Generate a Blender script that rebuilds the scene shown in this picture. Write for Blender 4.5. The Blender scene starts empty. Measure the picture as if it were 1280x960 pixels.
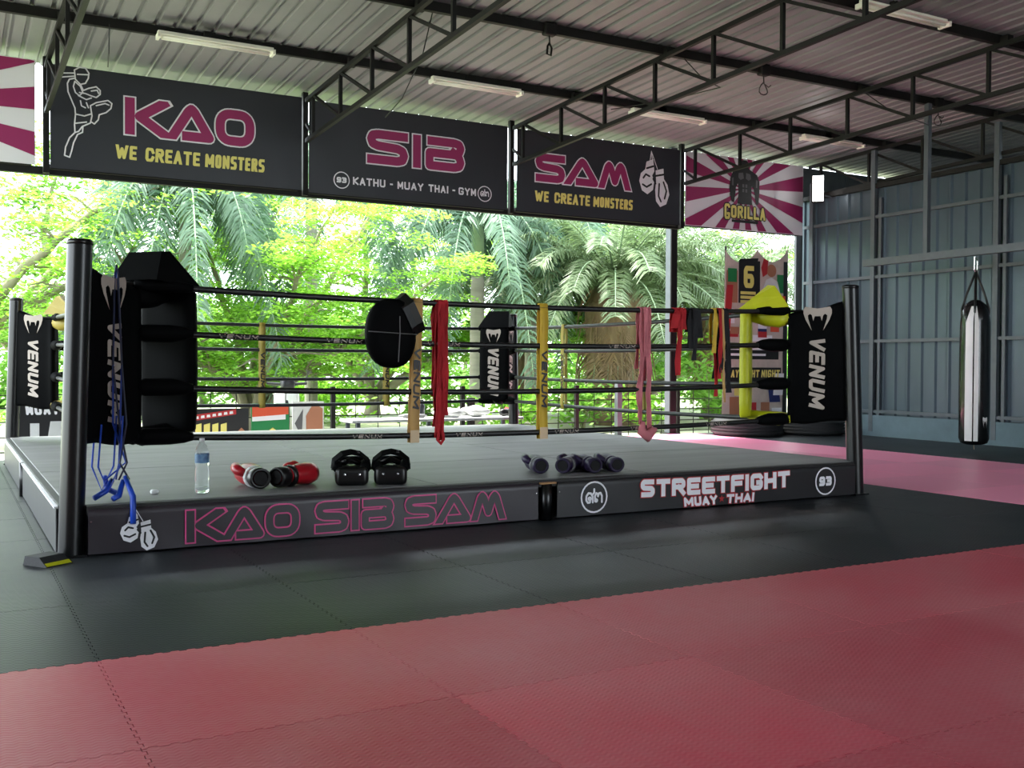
import bpy, bmesh, math, random
import numpy as np
from mathutils import Vector, Matrix
random.seed(7)
np.random.seed(7)
PI = math.pi
scn = bpy.context.scene
COL = scn.collection

# ------------------------------------------------------------------ camera, world, sun, exposure
cam_d = bpy.data.cameras.new('camera')
cam = bpy.data.objects.new('camera', cam_d)
COL.objects.link(cam)
scn.camera = cam
FRONT_OPEN = (8, 9, 10)
YAW, PITCH, ROLL = .505, -.018, .005
fw = Vector((math.sin(YAW) * math.cos(PITCH), math.cos(YAW) * math.cos(PITCH), math.sin(PITCH)))
rt = Vector((math.cos(YAW), -math.sin(YAW), 0))
up = rt.cross(fw)
rt, up = (math.cos(ROLL) * rt + math.sin(ROLL) * up), (-math.sin(ROLL) * rt + math.cos(ROLL) * up)
cm = Matrix((rt, up, -fw)).transposed().to_4x4()
cm.translation = (-.625, -6.39, 1.113)
cam.matrix_world = cm
cam_d.sensor_width = 36
cam_d.lens = 1279.5 / 1280 * 36
cam_d.clip_end = 400

world = bpy.data.worlds.new('overcast_sky')
scn.world = world
world.use_nodes = True
bg = world.node_tree.nodes['Background']
bg.inputs[0].default_value = (.83, .92, 1.0, 1)
bg.inputs[1].default_value = 5.0
sun_d = bpy.data.lights.new('hazy_sun', 'SUN')
sun_d.energy = 16
sun_d.angle = math.radians(12)
sun_d.color = (1, .96, .88)
sun = bpy.data.objects.new('hazy_sun', sun_d)
COL.objects.link(sun)
sun.rotation_euler = Vector((.35, -.28, -1)).to_track_quat('-Z', 'Y').to_euler()
vs = scn.view_settings
vs.view_transform = 'Standard'
vs.look = 'None'
vs.gamma = 1
vs.exposure = 0.65
vs.use_curve_mapping = False


# ------------------------------------------------------------------ materials
def lin(r, g, b):
    return tuple(((c / 255) / 12.92 if c <= 10 else ((c / 255 + .055) / 1.055) ** 2.4) for c in (r, g, b)) + (1,)


MATS = {}


def mat(name, col, rough=.6, metal=0.0, var=0.0, vscale=6.0, col2=None, bump=0.0, bscale=40.0, spec=.5, emit=None,
        stretch=None, coat=0.0):
    if name in MATS:
        return MATS[name]
    m = bpy.data.materials.new(name)
    m.use_nodes = True
    nt = m.node_tree
    b = nt.nodes['Principled BSDF']
    b.inputs['Base Color'].default_value = col
    b.inputs['Roughness'].default_value = rough
    b.inputs['Metallic'].default_value = metal
    b.inputs['Specular IOR Level'].default_value = spec
    b.inputs['Coat Weight'].default_value = coat
    tc = None
    if var or bump:
        tc = nt.nodes.new('ShaderNodeTexCoord')
        mp = nt.nodes.new('ShaderNodeMapping')
        nt.links.new(tc.outputs['Object'], mp.inputs[0])
        if stretch:
            mp.inputs['Scale'].default_value = stretch
    if var:
        n = nt.nodes.new('ShaderNodeTexNoise')
        n.inputs['Scale'].default_value = vscale
        n.inputs['Detail'].default_value = 6
        n.inputs['Roughness'].default_value = .65
        nt.links.new(mp.outputs[0], n.inputs['Vector'])
        r = nt.nodes.new('ShaderNodeMapRange')
        r.inputs[1].default_value = .3
        r.inputs[2].default_value = .7
        nt.links.new(n.outputs['Fac'], r.inputs[0])
        mx = nt.nodes.new('ShaderNodeMix')
        mx.data_type = 'RGBA'
        c2 = col2 if col2 else tuple(c * (1 - var) for c in col[:3]) + (1,)
        mx.inputs[6].default_value = col
        mx.inputs[7].default_value = c2
        nt.links.new(r.outputs[0], mx.inputs[0])
        nt.links.new(mx.outputs[2], b.inputs['Base Color'])
    if bump:
        n2 = nt.nodes.new('ShaderNodeTexNoise')
        n2.inputs['Scale'].default_value = bscale
        n2.inputs['Detail'].default_value = 3
        nt.links.new(mp.outputs[0], n2.inputs['Vector'])
        bp = nt.nodes.new('ShaderNodeBump')
        bp.inputs['Strength'].default_value = bump
        bp.inputs['Distance'].default_value = .01
        nt.links.new(n2.outputs['Fac'], bp.inputs['Height'])
        nt.links.new(bp.outputs[0], b.inputs['Normal'])
    if emit:
        b.inputs['Emission Color'].default_value = emit[0]
        b.inputs['Emission Strength'].default_value = emit[1]
    MATS[name] = m
    return m


def mat_floor(name, col, dust, rough, amount, spec=.5):
    """foam tile: woven chevron relief, dust and scuffs"""
    m = bpy.data.materials.new(name)
    m.use_nodes = True
    nt = m.node_tree
    L = nt.links.new
    b = nt.nodes['Principled BSDF']
    b.inputs['Specular IOR Level'].default_value = spec
    ge = nt.nodes.new('ShaderNodeNewGeometry')
    n = nt.nodes.new('ShaderNodeTexNoise')
    n.inputs['Scale'].default_value = .9
    n.inputs['Detail'].default_value = 7
    n.inputs['Roughness'].default_value = .6
    L(ge.outputs['Position'], n.inputs['Vector'])
    n3 = nt.nodes.new('ShaderNodeTexNoise')
    n3.inputs['Scale'].default_value = 26
    n3.inputs['Detail'].default_value = 4
    L(ge.outputs['Position'], n3.inputs['Vector'])
    ad = nt.nodes.new('ShaderNodeMath')
    ad.operation = 'MULTIPLY_ADD'
    ad.inputs[1].default_value = .25
    L(n3.outputs['Fac'], ad.inputs[0])
    L(n.outputs['Fac'], ad.inputs[2])
    r = nt.nodes.new('ShaderNodeMapRange')
    r.inputs[1].default_value = .45
    r.inputs[2].default_value = .85
    r.inputs[4].default_value = amount
    L(ad.outputs[0], r.inputs[0])
    oi = nt.nodes.new('ShaderNodeObjectInfo')
    hv = nt.nodes.new('ShaderNodeMapRange')
    hv.inputs[3].default_value = .85
    hv.inputs[4].default_value = 1.12
    L(oi.outputs['Random'], hv.inputs[0])
    hs = nt.nodes.new('ShaderNodeHueSaturation')
    hs.inputs['Color'].default_value = col
    L(hv.outputs[0], hs.inputs['Value'])
    mx = nt.nodes.new('ShaderNodeMix')
    mx.data_type = 'RGBA'
    mx.inputs[7].default_value = dust
    L(r.outputs[0], mx.inputs[0])
    L(hs.outputs[0], mx.inputs[6])
    L(mx.outputs[2], b.inputs['Base Color'])
    rr = nt.nodes.new('ShaderNodeMapRange')
    rr.inputs[3].default_value = rough - .06
    rr.inputs[4].default_value = rough + .12
    L(n.outputs['Fac'], rr.inputs[0])
    L(rr.outputs[0], b.inputs['Roughness'])
    # chevron weave: wave along x, shifted by a triangle of y
    sx = nt.nodes.new('ShaderNodeSeparateXYZ')
    L(ge.outputs['Position'], sx.inputs[0])
    pp = nt.nodes.new('ShaderNodeMath')
    pp.operation = 'PINGPONG'
    pp.inputs[1].default_value = .02
    L(sx.outputs['X'], pp.inputs[0])
    a2 = nt.nodes.new('ShaderNodeMath')
    a2.operation = 'MULTIPLY_ADD'
    a2.inputs[1].default_value = .6
    L(pp.outputs[0], a2.inputs[0])
    L(sx.outputs['Y'], a2.inputs[2])
    sn = nt.nodes.new('ShaderNodeMath')
    sn.operation = 'MULTIPLY'
    sn.inputs[1].default_value = 2 * PI / .022
    L(a2.outputs[0], sn.inputs[0])
    s2 = nt.nodes.new('ShaderNodeMath')
    s2.operation = 'SINE'
    L(sn.outputs[0], s2.inputs[0])
    bp = nt.nodes.new('ShaderNodeBump')
    bp.inputs['Strength'].default_value = .22
    bp.inputs['Distance'].default_value = .002
    L(s2.outputs[0], bp.inputs['Height'])
    L(bp.outputs[0], b.inputs['Normal'])
    MATS[name] = m
    return m


def mat_leaf(name, c1, c2, trans=.5):
    m = bpy.data.materials.new(name)
    m.use_nodes = True
    nt = m.node_tree
    L = nt.links.new
    for nd in list(nt.nodes):
        nt.nodes.remove(nd)
    out = nt.nodes.new('ShaderNodeOutputMaterial')
    ge = nt.nodes.new('ShaderNodeNewGeometry')
    n = nt.nodes.new('ShaderNodeTexNoise')
    n.inputs['Scale'].default_value = .8
    n.inputs['Detail'].default_value = 8
    n.inputs['Roughness'].default_value = .8
    L(ge.outputs['Position'], n.inputs['Vector'])
    r = nt.nodes.new('ShaderNodeMapRange')
    r.inputs[1].default_value = .35
    r.inputs[2].default_value = .65
    L(n.outputs['Fac'], r.inputs[0])
    mx = nt.nodes.new('ShaderNodeMix')
    mx.data_type = 'RGBA'
    mx.inputs[6].default_value = c1
    mx.inputs[7].default_value = c2
    L(r.outputs[0], mx.inputs[0])
    df = nt.nodes.new('ShaderNodeBsdfPrincipled')
    df.inputs['Roughness'].default_value = .45
    L(mx.outputs[2], df.inputs['Base Color'])
    tr = nt.nodes.new('ShaderNodeBsdfTranslucent')
    L(mx.outputs[2], tr.inputs[0])
    ms = nt.nodes.new('ShaderNodeMixShader')
    ms.inputs[0].default_value = trans
    L(df.outputs[0], ms.inputs[1])
    L(tr.outputs[0], ms.inputs[2])
    L(ms.outputs[0], out.inputs[0])
    MATS[name] = m
    return m


M_BLKMAT = mat_floor('foam_black', lin(23, 26, 28), lin(56, 61, 65), .42, .5, .25)
M_REDMAT = mat_floor('foam_red', lin(176, 62, 78), lin(178, 112, 116), .45, .75)
M_PINKMAT = mat_floor('foam_pink', lin(255, 138, 176), lin(250, 172, 196), .3, .5)
M_CONC = mat('concrete', lin(150, 150, 146), .85, var=.25, vscale=2, bump=.2)
M_GRASS = mat('lawn', lin(150, 150, 136), .9, var=.4, vscale=.8, col2=lin(138, 150, 104), bump=.5, bscale=30)
M_STEEL = mat('dark_steel_paint', lin(24, 23, 22), .6, spec=.25, var=.3, vscale=12, bump=.08)
M_STEELG = mat('grey_steel_paint', lin(84, 92, 98), .45, var=.2, vscale=8)
M_ROOF = mat('roof_sheet_insulated', lin(138, 137, 142), .5, var=.12, vscale=1.2, bump=.08, bscale=25)
M_WALLSH = mat('wall_sheet_blue_grey', lin(76, 90, 100), .36, metal=.3, var=.2, vscale=1.5, stretch=(1, 1, .4))
M_KERB = mat('kerb_painted', lin(96, 116, 124), .7, var=.25, vscale=3, bump=.15)
M_DARKSH = mat('dark_sheet', lin(70, 76, 80), .6, var=.2)
M_BANNER = mat('banner_vinyl_black', lin(38, 40, 46), .42, bump=.05, bscale=3)
M_MAG = mat('print_magenta', lin(150, 34, 92), .5)
M_WHITE = mat('print_white', lin(232, 230, 234), .5)
M_YEL = mat('print_pale_yellow', lin(226, 214, 118), .5)
M_BLKPRINT = mat('print_black', lin(22, 22, 24), .5)
M_GREYPRINT = mat('print_grey', lin(92, 92, 94), .5)
M_SKIRT = mat('skirt_vinyl', lin(46, 40, 46), .4, var=.15, vscale=2, bump=.12, bscale=4)
M_SKIRT2 = mat('skirt_vinyl_plain', lin(36, 35, 37), .42, var=.15, vscale=2, bump=.12, bscale=4)
M_PINKLINE = mat('print_pink_line', lin(206, 70, 130), .5)
M_CANVAS = mat('ring_canvas', lin(120, 120, 119), .55, var=.25, vscale=2.2, col2=lin(94, 94, 94), bump=.12, bscale=9,
               stretch=(.35, 2.2, 1))
M_EDGE = mat('ring_edge_black', lin(24, 22, 22), .6)
M_POST = mat('post_black_gloss', lin(9, 10, 11), .3, var=.3, vscale=9)
M_ROPE = mat('rope_black', lin(15, 16, 16), .45, bump=.2, bscale=60)
M_PAD = mat('pad_black_leather', lin(8, 9, 10), .65, spec=.04, bump=.12, bscale=14, var=.2, vscale=6)
M_PADY = mat('pad_yellow', lin(186, 190, 18), .5, bump=.12, bscale=10, var=.15)
M_PADO = mat('pad_olive_yellow', lin(168, 150, 62), .55, bump=.12, bscale=10, var=.2)
M_LOGO = mat('logo_taupe', lin(170, 158, 148), .55)
M_STRAPY = mat('strap_mustard', lin(206, 170, 46), .6, var=.1)
M_STRAPG = mat('strap_gold', lin(196, 156, 92), .6, var=.15, vscale=4)
M_STRAPP = mat('strap_pale_end', lin(212, 186, 150), .6)
M_RED = mat('cloth_red', lin(178, 24, 34), .8, var=.25, vscale=10, bump=.3, bscale=30)
M_BLKCL = mat('cloth_black', lin(22, 23, 27), .85, bump=.3, bscale=30)
M_PINKCL = mat('cloth_dusty_pink', lin(196, 112, 120), .8, var=.2, bump=.3, bscale=30)
M_BLUE = mat('plastic_blue', lin(22, 66, 176), .4)
M_CORD = mat('cord_navy', lin(28, 34, 62), .5)
M_GLRED = mat('glove_red', lin(176, 20, 34), .3, var=.15)
M_GLBLK = mat('glove_black', lin(9, 9, 10), .32)
M_GLPUR = mat('glove_purple', lin(34, 24, 54), .42, spec=.3, var=.25, vscale=8)
M_GLWHT = mat('glove_white', lin(220, 220, 222), .4)
M_HOLE = mat('hollow_shade', lin(10, 10, 11), .9)
M_RIVET = mat('rivet_chrome', lin(220, 220, 220), .2, metal=1)
M_TIRE = mat('tyre_rubber', lin(30, 31, 33), .7, var=.2, bump=.3)
M_LAMPH = mat('lamp_housing_white', lin(244, 242, 230), .45)
M_TUBE = mat('lamp_tube_off', lin(240, 238, 230), .25)
M_LED = mat('led_panel', (1, 1, 1, 1), .4, emit=((1, .98, .95, 1), 14))
M_BARK = mat('bark_grey', lin(150, 140, 122), .9, var=.35, vscale=5, bump=.6, bscale=14, stretch=(1, 1, .3))
M_PALMT = mat('palm_trunk', lin(150, 146, 134), .85, var=.3, vscale=3, bump=.5, bscale=10, stretch=(.3, .3, 3))
M_CSHAFT = mat('palm_crownshaft', lin(150, 176, 140), .5, var=.2)
M_FIBRE = mat('palm_fibre', lin(138, 118, 90), .95, var=.45, vscale=7, bump=.9, bscale=16, stretch=(1, 1, .25))
M_LEAFY = mat_leaf('leaf_yellow_green', lin(116, 172, 48), lin(154, 196, 78), .58)
M_LEAFG = mat_leaf('leaf_green', lin(98, 150, 50), lin(136, 180, 80), .55)
M_LEAFP = mat_leaf('leaf_palm', lin(72, 104, 80), lin(116, 144, 118), .35)
M_LEAFD = mat_leaf('leaf_date_palm', lin(78, 102, 64), lin(116, 136, 96), .4)
M_DEAD = mat_leaf('leaf_dead', lin(160, 136, 100), lin(128, 104, 74), .2)
M_WCLOTH = mat('cloth_white', lin(214, 216, 214), .8, var=.12, bump=.3, bscale=8)
M_WOOD = mat('wood_pale', lin(170, 128, 84), .7, var=.2, stretch=(1, 8, 8))
M_CHROME = mat('chain_chrome', lin(210, 210, 210), .2, metal=1)
M_BAG = mat('bag_black_leather', lin(18, 19, 20), .22, bump=.06, bscale=6, coat=.3)
M_BAGW = mat('bag_white_stripe', lin(226, 224, 222), .35, var=.06)
M_ORANGE = mat('print_orange', lin(214, 84, 52), .6)
M_GREEN = mat('print_green', lin(24, 122, 66), .6)
M_NAVY = mat('print_navy', lin(26, 38, 96), .6)
M_SKIN = mat('print_brown', lin(168, 112, 84), .6)
M_PRED = mat('print_red', lin(176, 40, 44), .6)
M_PGREY = mat('print_poster_grey', lin(208, 192, 182), .6, var=.25, vscale=5)
M_SCOOT = mat('scooter_dark', lin(34, 34, 40), .35)
M_SCOOTW = mat('scooter_white', lin(220, 220, 220), .35)
M_HOUSE = mat('pale_render_wall', lin(222, 222, 218), .85, var=.06)

M_GLASSY = bpy.data.materials.new('clear_plastic')
M_GLASSY.use_nodes = True
_b = M_GLASSY.node_tree.nodes['Principled BSDF']
_b.inputs['Base Color'].default_value = (.92, .97, .97, 1)
_b.inputs['Transmission Weight'].default_value = .85
_b.inputs['Roughness'].default_value = .12
_b.inputs['IOR'].default_value = 1.2
M_LABEL = mat('bottle_label', lin(120, 160, 190), .5, var=.6, vscale=22, col2=lin(40, 80, 130))


# ------------------------------------------------------------------ mesh helpers
def ext(pl, e):
    """lengthen the open ends of a polyline by e"""
    if pl[0] == pl[-1]:
        return pl
    pl = list(pl)
    for a, b in ((0, 1), (-1, -2)):
        dx, dy = pl[a][0] - pl[b][0], pl[a][1] - pl[b][1]
        l = math.hypot(dx, dy) or 1
        pl[a] = (pl[a][0] + dx / l * e, pl[a][1] + dy / l * e)
    return pl


class MB:
    def __init__(s):
        s.v = []
        s.f = []
        s.k = 0

    def add(s, vs_, fs):
        o = len(s.v)
        s.v += [tuple(p) for p in vs_]
        s.f += [tuple(i + o for i in f) for f in fs]
        return s

    def box(s, c, size, rz=0.0, M=None):
        x, y, z = size[0] / 2, size[1] / 2, size[2] / 2
        pts = [Vector((a * x, b * y, d * z)) for d in (-1, 1) for b in (-1, 1) for a in (-1, 1)]
        R = M if M else Matrix.Rotation(rz, 3, 'Z')
        pts = [R @ p + Vector(c) for p in pts]
        return s.add(pts, [(0, 2, 3, 1), (4, 5, 7, 6), (0, 1, 5, 4), (2, 6, 7, 3), (0, 4, 6, 2), (1, 3, 7, 5)])

    def rbox(s, c, size, r=.02, seg=3, M=None, bulge=0.0):
        """box with rounded edges (superellipse grid)"""
        hx, hy, hz = [q / 2 for q in size]
        bm = bmesh.new()
        bmesh.ops.create_cube(bm, size=1)
        for v in bm.verts:
            v.co = Vector((v.co.x * 2 * hx, v.co.y * 2 * hy, v.co.z * 2 * hz))
        bmesh.ops.bevel(bm, geom=bm.edges[:] + bm.verts[:], offset=r, segments=seg, profile=.5, affect='EDGES')
        bm.verts.index_update()
        R = M if M else Matrix.Identity(3)
        pts = [R @ v.co + Vector(c) for v in bm.verts]
        fs = [tuple(v.index for v in f.verts) for f in bm.faces]
        bm.free()
        return s.add(pts, fs)

    def bar(s, a, b, w, h=None):
        """square section bar between two points"""
        h = h or w
        a, b = Vector(a), Vector(b)
        d = (b - a).normalized()
        ref = Vector((0, 0, 1)) if abs(d.z) < .95 else Vector((1, 0, 0))
        x = d.cross(ref).normalized()
        y = x.cross(d)
        pts = []
        for p in (a, b):
            for i, j in ((-1, -1), (1, -1), (1, 1), (-1, 1)):
                pts.append(p + x * i * w / 2 + y * j * h / 2)
        return s.add(pts, [(0, 1, 2, 3), (7, 6, 5, 4), (0, 4, 5, 1), (1, 5, 6, 2), (2, 6, 7, 3), (3, 7, 4, 0)])

    def tube(s, pts, r, n=8, flat=1.0):
        pts = [Vector(p) for p in pts]
        rs = r if isinstance(r, (list, tuple)) else [r] * len(pts)
        rings = []
        d0 = (pts[1] - pts[0]).normalized()
        ref = Vector((0, 0, 1)) if abs(d0.z) < .9 else Vector((1, 0, 0))
        x = d0.cross(ref).normalized()
        for i, p in enumerate(pts):
            if i == 0:
                d = d0
            elif i == len(pts) - 1:
                d = (pts[i] - pts[i - 1]).normalized()
            else:
                d = (pts[i + 1] - pts[i - 1]).normalized()
            x = (x - d * x.dot(d))
            x = x.normalized() if x.length > 1e-6 else d.orthogonal().normalized()
            y = d.cross(x)
            rings.append([p + (x * math.cos(2 * PI * k / n) + y * math.sin(2 * PI * k / n) * flat) * rs[i] for k in range(n)])
        return s.loft(rings)

    def loft(s, rings, cap=True):
        n = len(rings[0])
        vs_ = [p for rg in rings for p in rg]
        fs = []
        for i in range(len(rings) - 1):
            for k in range(n):
                k2 = (k + 1) % n
                fs.append((i * n + k, i * n + k2, (i + 1) * n + k2, (i + 1) * n + k))
        if cap:
            fs.append(tuple(reversed(range(n))))
            o = (len(rings) - 1) * n
            fs.append(tuple(range(o, o + n)))
        return s.add(vs_, fs)

    def lathe(s, prof, o=(0, 0, 0), n=24, M=None, cap=True):
        R = M if M else Matrix.Identity(3)
        o = Vector(o)
        rings = [[o + R @ Vector((r * math.cos(2 * PI * k / n), r * math.sin(2 * PI * k / n), z)) for k in range(n)]
                 for r, z in prof]
        return s.loft(rings, cap)

    def poly(s, pts, mp, th=0.0, off=0.0):
        """filled outline pts (a,b) through mapping mp(a,b,offset)"""
        ar = sum(pts[i][0] * pts[(i + 1) % len(pts)][1] - pts[(i + 1) % len(pts)][0] * pts[i][1] for i in range(len(pts)))
        if ar < 0:
            pts = pts[::-1]
        n = len(pts)
        fr = [mp(a, b, off + th) for a, b in pts]
        if not th:
            return s.add(fr, [tuple(range(n))])
        bk = [mp(a, b, off) for a, b in pts]
        fs = [tuple(range(n)), tuple(reversed(range(n, 2 * n)))]
        for i in range(n):
            j = (i + 1) % n
            fs.append((i, n + i, n + j, j))
        return s.add(fr + bk, fs)

    def stroke(s, pl, w, mp, off=0.0, rnd=True, th=0.0, clip=None):
        """flat pen stroke along polyline pl of width w; clip = (low, high) trims the ends level"""
        pl = list(pl)
        closed = pl[0] == pl[-1]
        if rnd is True and not closed:
            for e, f in ((0, 1), (-1, -2)):
                dx, dy = pl[e][0] - pl[f][0], pl[e][1] - pl[f][1]
                l = math.hypot(dx, dy) or 1
                k = w * (.9 if clip and abs(dx) > .15 * l and abs(dy) > .15 * l else .48)
                pl[e] = (pl[e][0] + dx / l * k, pl[e][1] + dy / l * k)

        def put(pts):
            if clip:
                for bnd, sg in ((clip[0], 1), (clip[1], -1)):
                    o_ = []
                    for i in range(len(pts)):
                        p, q = pts[i], pts[(i + 1) % len(pts)]
                        ip, iq = (p[1] - bnd) * sg >= 0, (q[1] - bnd) * sg >= 0
                        if ip:
                            o_.append(p)
                        if ip != iq:
                            t_ = (bnd - p[1]) / (q[1] - p[1])
                            o_.append((p[0] + (q[0] - p[0]) * t_, bnd))
                    pts = o_
                    if len(pts) < 3:
                        return
            s.k += 1
            s.add([mp(p[0], p[1], off + s.k * 8e-6) for p in pts], [tuple(range(len(pts)))])
        n = len(pl)
        for i in range(n - 1):
            (ax, ay), (bx, by) = pl[i], pl[i + 1]
            dx, dy = bx - ax, by - ay
            l = math.hypot(dx, dy)
            if l < 1e-9:
                continue
            nx, ny = -dy / l * w / 2, dx / l * w / 2
            put([(ax - nx, ay - ny), (bx - nx, by - ny), (bx + nx, by + ny), (ax + nx, ay + ny)])
        idx = range(n) if rnd == 'all' else range(1, n - 1)
        if closed:
            idx = range(n - 1)
        if rnd:
            for i in idx:
                    put([(pl[i][0] + w / 2 * math.cos(k * PI / 5), pl[i][1] + w / 2 * math.sin(k * PI / 5)) for k in range(10)])
        return s

    def mesh(s, name, m, smooth=False):
        me = bpy.data.meshes.new(name)
        me.from_pydata(s.v, [], s.f)
        me.materials.append(m)
        if smooth:
            for p in me.polygons:
                p.use_smooth = True
        me.update()
        return me


def link(name, me, parent=None, loc=None):
    o = bpy.data.objects.new(name, me)
    COL.objects.link(o)
    if parent:
        o.parent = parent
    if loc is not None:
        o.location = loc
    return o


def obj(name, mb, m, parent=None, smooth=False):
    return link(name, mb.mesh(name, m, smooth), parent)


def smooth_by_angle(o, ang=40):
    me = o.data
    for p in me.polygons:
        p.use_smooth = True
    me.set_sharp_from_angle(angle=math.radians(ang))
    return o


def thing(name, label, cat, group=None, loc=(0, 0, 0), kind=None):
    o = bpy.data.objects.new(name, None)
    o.empty_display_size = .1
    COL.objects.link(o)
    o.location = loc
    return tag(o, label, cat, group, kind)


def tag(o, label=None, cat=None, group=None, kind=None):
    if label:
        o['label'] = label
    if cat:
        o['category'] = cat
    if group:
        o['group'] = group
    if kind:
        o['kind'] = kind
    return o


def quads(name, V, m):
    """V: (n,4,3) array of quads in one mesh"""
    n = len(V)
    me = bpy.data.meshes.new(name)
    me.vertices.add(4 * n)
    me.vertices.foreach_set('co', np.ascontiguousarray(V, dtype=np.float32).ravel())
    me.loops.add(4 * n)
    me.loops.foreach_set('vertex_index', np.arange(4 * n, dtype=np.int32))
    me.polygons.add(n)
    me.polygons.foreach_set('loop_start', np.arange(n, dtype=np.int32) * 4)
    me.materials.append(m)
    me.update(calc_edges=True)
    return me


# ------------------------------------------------------------------ pen font
def rr(x0, y0, x1, y1, r, ry=None, n=4):
    ry = ry or r
    p = []
    for cx, cy, a in ((x1 - r, y1 - ry, 0), (x0 + r, y1 - ry, 90), (x0 + r, y0 + ry, 180), (x1 - r, y0 + ry, 270)):
        for k in range(n + 1):
            t = math.radians(a + 90 * k / n)
            p.append((cx + r * math.cos(t), cy + ry * math.sin(t)))
    return p + [p[0]]


_C = [(1, .84), (.86, 1), (.14, 1), (0, .86), (0, .14), (.14, 0), (.86, 0), (1, .16)]
FONT = {
    'A': [[(0, 0), (.5, 1), (1, 0)], [(.2, .3), (.8, .3)]],
    'B': [[(0, 0), (0, 1), (.84, 1), (1, .86), (1, .64), (.86, .52), (0, .52)], [(.86, .52), (1, .4), (1, .14), (.84, 0), (0, 0)]],
    'C': [_C], 'D': [[(0, 0), (0, 1), (.8, 1), (1, .82), (1, .18), (.8, 0), (0, 0)]],
    'E': [[(1, 1), (0, 1), (0, 0), (1, 0)], [(0, .5), (.85, .5)]],
    'F': [[(1, 1), (0, 1), (0, 0)], [(0, .5), (.85, .5)]],
    'G': [_C[:-1] + [(1, .14), (1, .44), (.65, .44)]],
    'H': [[(0, 0), (0, 1)], [(1, 0), (1, 1)], [(0, .5), (1, .5)]],
    'I': [[(.5, 0), (.5, 1)]],
    'K': [[(0, 0), (0, 1)], [(1, 1), (.1, .5), (1, 0)]],
    'L': [[(0, 1), (0, 0), (1, 0)]],
    'M': [[(0, 0), (0, 1), (.5, .25), (1, 1), (1, 0)]],
    'N': [[(0, 0), (0, 1), (1, 0), (1, 1)]],
    'O': [rr(0, 0, 1, 1, .2)],
    'P': [[(0, 0), (0, 1), (.84, 1), (1, .86), (1, .6), (.84, .46), (0, .46)]],
    'R': [[(0, 0), (0, 1), (.84, 1), (1, .86), (1, .62), (.84, .5), (0, .5)], [(.5, .5), (1, 0)]],
    'S': [[(.95, 1), (.14, 1), (0, .86), (0, .64), (.14, .52), (.86, .48), (1, .36), (1, .14), (.86, 0), (.05, 0)]],
    'T': [[(0, 1), (1, 1)], [(.5, 0), (.5, 1)]],
    'U': [[(0, 1), (0, .16), (.16, 0), (.84, 0), (1, .16), (1, 1)]],
    'V': [[(0, 1), (.5, 0), (1, 1)]],
    'W': [[(0, 1), (.25, 0), (.5, .8), (.75, 0), (1, 1)]],
    'Y': [[(0, 1), (.5, .5), (1, 1)], [(.5, .5), (.5, 0)]],
    '-': [[(.1, .5), (.9, .5)]],
    '3': [[(0, 1), (.86, 1), (1, .86), (1, .64), (.86, .52), (.3, .52)], [(.86, .52), (1, .4), (1, .14), (.86, 0), (0, 0)]],
    '6': [[(1, 1), (.16, 1), (0, .86), (0, .14), (.14, 0), (.86, 0), (1, .14), (1, .4), (.86, .54), (0, .54)]],
    '9': [[(0, 0), (.84, 0), (1, .14), (1, .86), (.86, 1), (.14, 1), (0, .86), (0, .6), (.14, .46), (1, .46)]],
}
# rounded futuristic display capitals
DISP = {
    'K': [[(0, 0), (0, 1)], [(.95, 1), (.3, .52), (1, 0)]],
    'A': [[(0, 0), (.42, .9), (.5, 1), (.58, .9), (1, 0), (.36, 0)]],
    'O': [rr(0, 0, 1, 1, .32, .38)],
    'S': [[(1, 1), (.2, 1), (.05, .95), (0, .8), (.05, .62), (.2, .55), (.8, .5), (.95, .42), (1, .25), (.95, .06), (.8, 0), (0, 0)]],
    'I': [[(.5, 0), (.5, 1)]],
    'B': [[(.05, 1), (.8, 1), (.95, .95), (1, .8), (.95, .62), (.85, .52), (0, .52), (0, 0), (.8, 0), (.95, .06), (1, .22), (.95, .42), (.85, .52)]],
    'M': [[(0, 0), (.2, .88), (.27, 1), (.34, .88), (.5, .2), (.66, .88), (.73, 1), (.8, .88), (1, 0)]],
}


def text_strokes(txt, x0, y0, w, h, t, font=FONT, gap=.25, shear=0.0, narrow=('I', '-'), narrow_w=.35, space=.5, wide={}):
    """centre lines of txt fitted in box (x0,y0,w,h), pen width t"""
    ws = [(space if c == ' ' else (narrow_w if c in narrow else wide.get(c, 1.0))) for c in txt]
    # letter width lw solves the sum of widths and gaps
    tot = sum(ws) + gap * (len(txt) - 1)
    lw = w / tot
    x = x0
    out = []
    for c, q in zip(txt, ws):
        cw = lw * q
        if c != ' ':
            for pl in font[c]:
                res = []
                for gx, gy in pl:
                    px = x + t / 2 + gx * max(cw - t, 0) if c not in narrow or c == '-' else x + cw / 2
                    py = y0 + t / 2 + gy * (h - t)
                    res.append((px + shear * (py - y0), py))
                out.append(res)
        x += cw + lw * gap
    return out


def put_text(mb, sts, t, mp, off=0.0, rnd=True, clip=None):
    for pl in sts:
        mb.stroke(pl, t, mp, off, rnd, clip=clip)
    return mb


def _loop(cx, cy, r):
    return [(cx + r * math.cos(k * PI / 4), cy + r * math.sin(k * PI / 4)) for k in range(9)]


THAI = [_loop(.27, .46, .065), [(.3, .4), (.28, .28), (.17, .27), (.09, .4), (.1, .6), (.2, .74), (.33, .72), (.42, .56), (.43, .28)], [(.4, .64), (.5, .76), (.5, .92)],
        _loop(.6, .36, .06), [(.55, .4), (.54, .58), (.6, .72), (.67, .68), (.7, .56), (.74, .7), (.83, .72), (.9, .58), (.9, .27)]]


def circle_pts(cx, cy, r, n=24):
    return [(cx + r * math.cos(2 * PI * k / n), cy + r * math.sin(2 * PI * k / n)) for k in range(n + 1)]


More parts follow.
